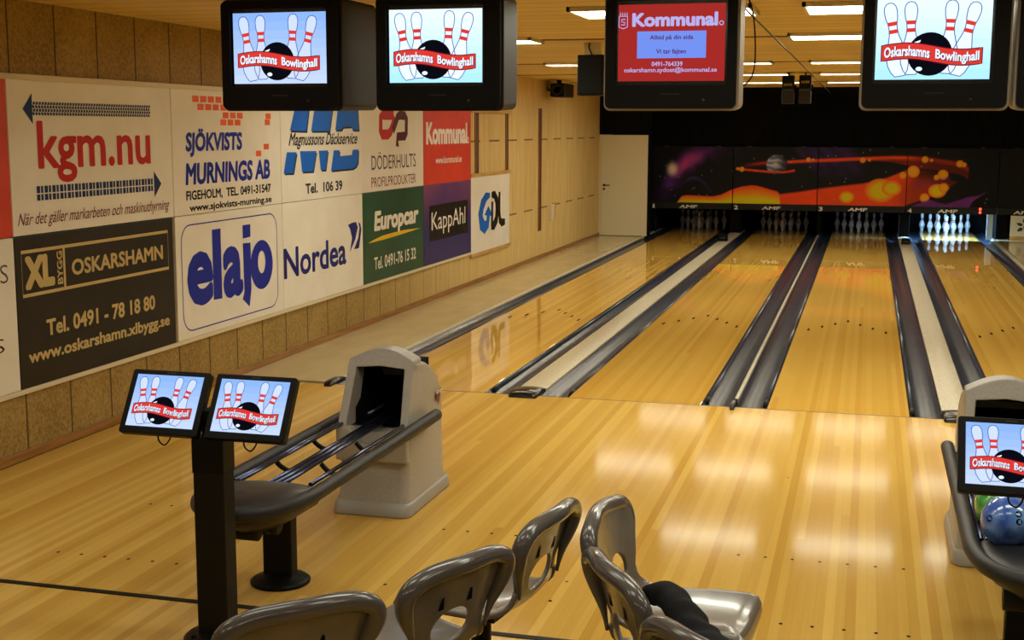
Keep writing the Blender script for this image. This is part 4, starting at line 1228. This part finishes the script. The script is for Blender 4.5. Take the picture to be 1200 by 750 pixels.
# ------------------------------------------------------------------ scoring consoles
def console(label):
    t = empty('scoring_console', (-2.405, -5.27, 0))
    tag(t, label, 'scoring console', 'scoring consoles')
    MB().box(-.080, .058, -.045, .055, .02, .82, M['black_metal']).build('post', t, bevel=.006)
    cu = MB(); cu.box(-.083, .061, -.048, .058, .72, .87, M['black']); cu.build('post_collar', t, bevel=.006)
    MB().lathe([(.0, .0), (.15, .0), (.152, .012), (.138, .024), (.09, .032), (.0, .034)], M['black'], 32, (0, 0, 0)).build('base_plate', t)
    bo = MB()
    for a in range(4): bo.lathe([(.0, .008), (.011, .006), (.012, .0)], M['void'], 8, (.115 * math.cos(a * PI / 2 + .8), .115 * math.sin(a * PI / 2 + .8), .026))
    bo.build('bolt', t)
    ar = MB(); ar.box(-.28, .22, .03, .06, .90, .94, M['black']); ar.box(-.06, .06, .0, .09, .86, .98, M['black']); ar.build('cross_arm', t, bevel=.005)
    an = math.radians(31)
    for s in (-1, 1):
        # display, leaning back
        xo = s * .195 - .036; yo = -.06; zo = .880
        U = Vector((1, 0, 0)); V = Vector((0, math.sin(an), math.cos(an))); N = U.cross(V) * -1
        N = Vector((0, -math.cos(an), math.sin(an)))
        fr = FR((xo, yo, zo), U, V, N)
        w2, h_ = .180, .280
        mo = MB(); mo.prism(round_rect(-w2, w2, 0, h_, .010, 3), fr, -.035, .0, M['black'])
        mo.prism(round_rect(-w2 * .6, w2 * .6, .05, h_ - .05, .02, 3), fr, -.065, -.034, M['black'])
        k = mo.build('monitor', t, bevel=.003)
        sc = MB()
        f2 = FR(fr(0, h_ / 2 + .004, .0005), U, V, N)
        bowling_picture(sc, .308, .228, f2, E_blue, .0004)
        sc.build('screen', k, fix=False)
        bd = MB(); f3 = FR(fr(0, h_ - .011, .0004), U, V, N); bd.flat([(-.02, -.003), (.02, -.003), (.02, .003), (-.02, .003)], f3, 0, M['case_dark']); bd.build('maker_badge', k, fix=False)
        cb = MB(); p = Vector(fr(-.01, -.0, -.03))
        cb.tube(spline([tuple(p + Vector(q)) for q in ((0, 0, .01), (.005, 0, -.02), (.03, .0, -.035), (.05, .01, -.01), (.05, .02, .02))], 5), .0035, M['black'], 6)
        cb.build('cable', k)
    return t
co1 = console('black scoring console with two small monitors, before the ball return with the empty rack')
co2 = copy_tree(co1); co2.location = (-2.405 + 3.318, -5.27, 0)
tag(co2, 'black scoring console at the right edge, only its left monitor in the photo', 'scoring console', 'scoring consoles')

# ------------------------------------------------------------------ bowling balls
def ball(x, y, z, c1, c2, label, rot):
    t = empty('bowling_ball', (x, y, z)); tag(t, label, 'bowling ball', 'bowling balls in the right rack')
    m = speckle(mat('ball_resin', c1, .12, coat=1.0), c1, c2, 9, (1, 1, 1), 6, .4, .62)
    r = .1085
    prof_ = [(r * math.sin(PI * i / 28), -r * math.cos(PI * i / 28)) for i in range(29)]
    prof_[0] = (0, -r); prof_[-1] = (0, r)
    s_ = MB().lathe(prof_, m, 40).build('shell', t, weld=True)
    for th, ph, rad in rot:
        d = Vector((math.cos(ph) * math.cos(th), math.cos(ph) * math.sin(th), math.sin(ph)))
        a = d.cross(Vector((0, 0, 1))).normalized(); b = a.cross(d)
        vs = []; K = 16
        for q, rr_ in ((1.0012, rad), (1.0008, rad * .9), (.97, rad * .85)):
            for k in range(K):
                v = (d + (a * math.cos(2 * PI * k / K) + b * math.sin(2 * PI * k / K)) * rr_ / r).normalized() * r * q
                vs.append(tuple(v))
        h = MB(); h.add(vs, [(i * K + k, i * K + (k + 1) % K, (i + 1) * K + (k + 1) % K, (i + 1) * K + k) for i in range(1) for k in range(K)] + [tuple(range(K, 2 * K))], M['void'], True)
        h.build('finger_hole', t, fix=False)  # dark cap on the surface, painting the shade of a hole
    return t
R3 = math.radians
zb = .590
ball(.752, -4.655, zb, srgb(52, 96, 190), srgb(124, 172, 240), 'blue marbled bowling ball, nearest in the right rack', [(R3(-75), R3(32), .013), (R3(-75), R3(16), .013), (R3(-140), R3(14), .014)])
ball(.745, -4.44, zb, srgb(50, 150, 60), srgb(130, 215, 120), 'green bowling ball behind the blue one in the left track', [(R3(-120), R3(60), .012)])
ball(.972, -4.40, zb, srgb(50, 150, 66), srgb(140, 220, 130), 'green bowling ball in the right track, at the edge of the photo', [(R3(-110), R3(50), .012)])

# short cable lying on the floor between post and foot plate
fcb = empty('floor_cable', (-2.2, -4.9, 0)); tag(fcb, 'short black cable with a silver joint on the floor by the console post', 'cable')
q = MB(); q.tube(spline([(-.22, -.16, .012), (-.13, -.07, .012), (-.06, -.01, .014), (.02, .07, .012)], 6), .011, M['black'], 8); q.build('lead', fcb)
q = MB(); q.tube([(-.11, -.05, .014), (-.05, .0, .015)], .017, M['case'], 10); q.build('joint', fcb)
# ------------------------------------------------------------------ moulded seats
SEAT = spline([(.245, .355, .180), (.250, .395, .200), (.225, .430, .212), (.10, .428, .220), (-.04, .418, .218), (-.14, .424, .205), (-.195, .455, .180),
               (-.222, .51, .166), (-.238, .575, .182), (-.254, .652, .222), (-.266, .705, .240), (-.276, .742, .226), (-.282, .762, .19), (-.285, .775, .13)], 5)
NS = len(SEAT) - 1
def seat_pt(u, t, off=0.0):
    k = min(int(t * NS), NS - 1); f = t * NS - k
    y, z, hw = (a + (b - a) * f for a, b in zip(SEAT[k], SEAT[k + 1]))
    k0, k1 = max(0, k - 1), min(NS, k + 2)
    ty, tz = SEAT[k1][0] - SEAT[k0][0], SEAT[k1][1] - SEAT[k0][1]
    d = math.hypot(ty, tz) or 1
    ny, nz = -tz / d * -1, ty / d * -1     # towards the sitter
    ny, nz = tz / d, -ty / d
    q = u * u
    x = hw * u
    back = sstep(.44, .60, z)
    cur = .022 * q * back
    dish = (.020 * q) * (1 - back)
    edge = .0
    return Vector((x, y + cur + ny * off, z + dish + nz * off + edge))
def make_chair(label):
    t = empty('moulded_chair', (0, 0, 0))
    tag(t, label, 'chair', 'grey moulded chairs')
    HC = (0.0, .555); HR = (.088, .062)
    nu, nv = 40, NS
    s = MB()
    def fn(u, v): return tuple(seat_pt(u * 2 - 1, v))
    def skip(u, v):
        p = seat_pt(u * 2 - 1, v)
        return p.y < -.15 and ((p.x - HC[0]) / HR[0]) ** 2 + ((p.z - HC[1]) / HR[1]) ** 2 < 1
    s.grid(nu, nv * 2, fn, M['chair'], True, skip)
    o = s.build('shell', t, fix=False)
    # round the opening: pull its border onto an ellipse
    bm = bmesh.new(); bm.from_mesh(o.data)
    bmesh.ops.delete(bm, geom=[v for v in bm.verts if not v.link_faces], context='VERTS')
    for v in bm.verts:
        if v.is_boundary and abs(v.co.x) < .13 and .46 < v.co.z < .66 and v.co.y < -.15:
            dx, dz = v.co.x / HR[0], (v.co.z - HC[1]) / HR[1]
            q = math.hypot(dx, dz)
            if .6 < q < 1.5: v.co.x = dx / q * HR[0]; v.co.z = HC[1] + dz / q * HR[1]
    bmesh.ops.smooth_vert(bm, verts=[v for v in bm.verts if not v.is_boundary and abs(v.co.x) < .13 and .46 < v.co.z < .66 and v.co.y < -.15], factor=.4, use_axis_x=True, use_axis_y=False, use_axis_z=True)
    bm.to_mesh(o.data); bm.free()
    so = o.modifiers.new('solid', 'SOLIDIFY'); so.thickness = .016; so.offset = 0
    sb = o.modifiers.new('sub', 'SUBSURF'); sb.levels = 1; sb.render_levels = 1
    # thick rolled rim round the back
    t0 = next(i for i in range(NS) if SEAT[i][1] > .49 and SEAT[i][0] < -.1) / NS
    rim = []; rad = []
    K = 22
    for i in range(K + 1):
        tt = t0 + (1 - t0) * i / K
        rim.append(seat_pt(-1, tt, -.022)); rad.append(.006 + .025 * sstep(.50, .70, rim[-1].z))
    for i in range(1, 8):
        u = -1 + 2 * i / 8
        p = seat_pt(u, 1.0, -.022); p.z += .006 * (1 - u * u); rim.append(p); rad.append(.031)
    n0 = len(rim)
    for i in range(K, -1, -1):
        tt = t0 + (1 - t0) * i / K
        rim.append(seat_pt(1, tt, -.022)); rad.append(.006 + .025 * sstep(.50, .70, rim[-1].z))
    for _ in range(6):
        rim = [rim[0]] + [(rim[i - 1] + rim[i] * 2 + rim[i + 1]) / 4 for i in range(1, len(rim) - 1)] + [rim[-1]]
    rm = MB(); rm.tube([tuple(p) for p in rim], rad, M['chair_rim'], 14)
    rm.build('rolled_rim', t)
    # seat edge bead
    for sgn in (-1, 1):
        e = MB(); e.tube([tuple(seat_pt(sgn, (t0 + .02) * i / 16, -.004)) for i in range(17)], .0115, M['chair'], 8); e.build('seat_edge', t)
    # two dark wedges on the rear, painting the shade of small slots
    for sx in (-.062, .062):
        v_ = MB()
        tt = next(i for i in range(NS) if SEAT[i][1] > .640 and SEAT[i][0] < -.1) / NS
        c = seat_pt(sx / .21, tt, -.0105)
        v_.add([tuple(c + Vector(q)) for q in ((-.014, .006, -.022), (.014, .006, -.022), (.005, -.005, .022), (-.003, -.005, .022))], [(0, 1, 2, 3)], M['void'])
        v_.build('slot', t, fix=False)
    fr_ = MB(); fr_.box(-.14, .14, -.12, .12, .385, .408, M['black_metal']); fr_.build('seat_plate', t, bevel=.004)
    MB().lathe([(.045, .02), (.038, .05), (.038, .36), (.06, .388)], M['black_metal'], 20).build('pedestal', t)
    MB().lathe([(.0, 0), (.17, 0), (.172, .010), (.15, .022), (.06, .034), (.0, .036)], M['black'], 32).build('base_plate', t)
    return t
chair0 = make_chair('grey moulded chair at the bottom left, mostly cut off, only its back showing')
places = [((-1.355, -6.73), 135, None),
          ((-1.035, -6.235), 154.6, 'grey moulded chair seen from behind, middle of the left three'),
          ((-.88, -5.645), 170, 'grey moulded chair nearest the lanes of the left three, back edge on'),
          ((-.710, -5.56), -5, 'grey moulded chair with the black garment across its seat, its front turned right'),
          ((-.57, -6.165), 31, 'grey moulded chair partly hiding the black garment, second of the right three'),
          ((-.235, -6.685), 45, 'grey moulded chair of the right three, cut off at the bottom of the photo')]
for k, ((bx, by), ang, lb) in enumerate(places):
    o = chair0 if k == 0 else copy_tree(chair0)
    a = math.radians(ang)
    o.location = (bx + .285 * math.cos(a), by + .285 * math.sin(a), 0)
    o.rotation_euler = (0, 0, a - PI / 2)
    if lb: tag(o, lb, 'chair', 'grey moulded chairs')

# ------------------------------------------------------------------ black garment on the seats
cl = speckle(mat('black_fabric', (.006, .006, .007, 1), .85, spec=.2), (.005, .005, .006, 1), (.010, .010, .012, 1), 120, bump=.3)
jk = empty('jacket', (-.40, -5.85, .44))
tag(jk, 'black garment with one sleeve draped over the grey seats', 'jacket')
sl = MB()
path = spline([(-.525, -5.575, .485), (-.47, -5.64, .515), (-.40, -5.75, .50), (-.33, -5.87, .475), (-.27, -5.98, .47), (-.20, -6.10, .46)], 8)
rings = []
for i, p in enumerate(path):
    f = i / (len(path) - 1)
    d = Vector(path[min(i + 1, len(path) - 1)]) - Vector(path[max(i - 1, 0)]); d.normalize()
    a = d.cross(Vector((0, 0, 1))).normalized(); b = a.cross(d)
    rw = .052 + .022 * f; rh = .040 + .008 * f
    ring = []
    for k in range(28):
        q = 2 * PI * k / 28
        v = Vector(p) + a * math.cos(q) * rw + b * math.sin(q) * rh
        nn = noise.noise(v * 16) * .010 + -.000 + .003 * math.sin(f * 34 + 2 * math.cos(q)) * sstep(.05, .3, f)
        v += (a * math.cos(q) + b * math.sin(q)) * nn
        ring.append(tuple(v - Vector((-.40, -5.85, .44))))
    rings.append(ring)
cuff = rings[0]; cc = sum((Vector(v) for v in cuff), Vector()) / len(cuff)
inner = [[tuple(cc + (Vector(v) - cc) * .85) for v in cuff], [tuple(cc + (Vector(v) - cc) * .8 + Vector((.03, -.035, .01))) for v in cuff]]
sl.loft(inner[::-1] + rings, cl, True, True, True)
sl.build('sleeve', jk)
bd = MB()
def body(u, v):
    x = -.30 + u * .42 + .03 * math.sin(v * 5); y = -6.05 - v * .40
    h = .055 * math.sin(PI * min(1, max(0, u))) ** .6 * math.sin(PI * min(1, max(0, v))) ** .5
    z = .455 + h + .018 * noise.noise(Vector((x * 9, y * 9, 0)))
    return (x + .40, y + 5.85, z - .44)
bd.grid(30, 30, body, cl, True)
o = bd.build('garment_body', jk, fix=False)
sd = o.modifiers.new('solid', 'SOLIDIFY'); sd.thickness = .012
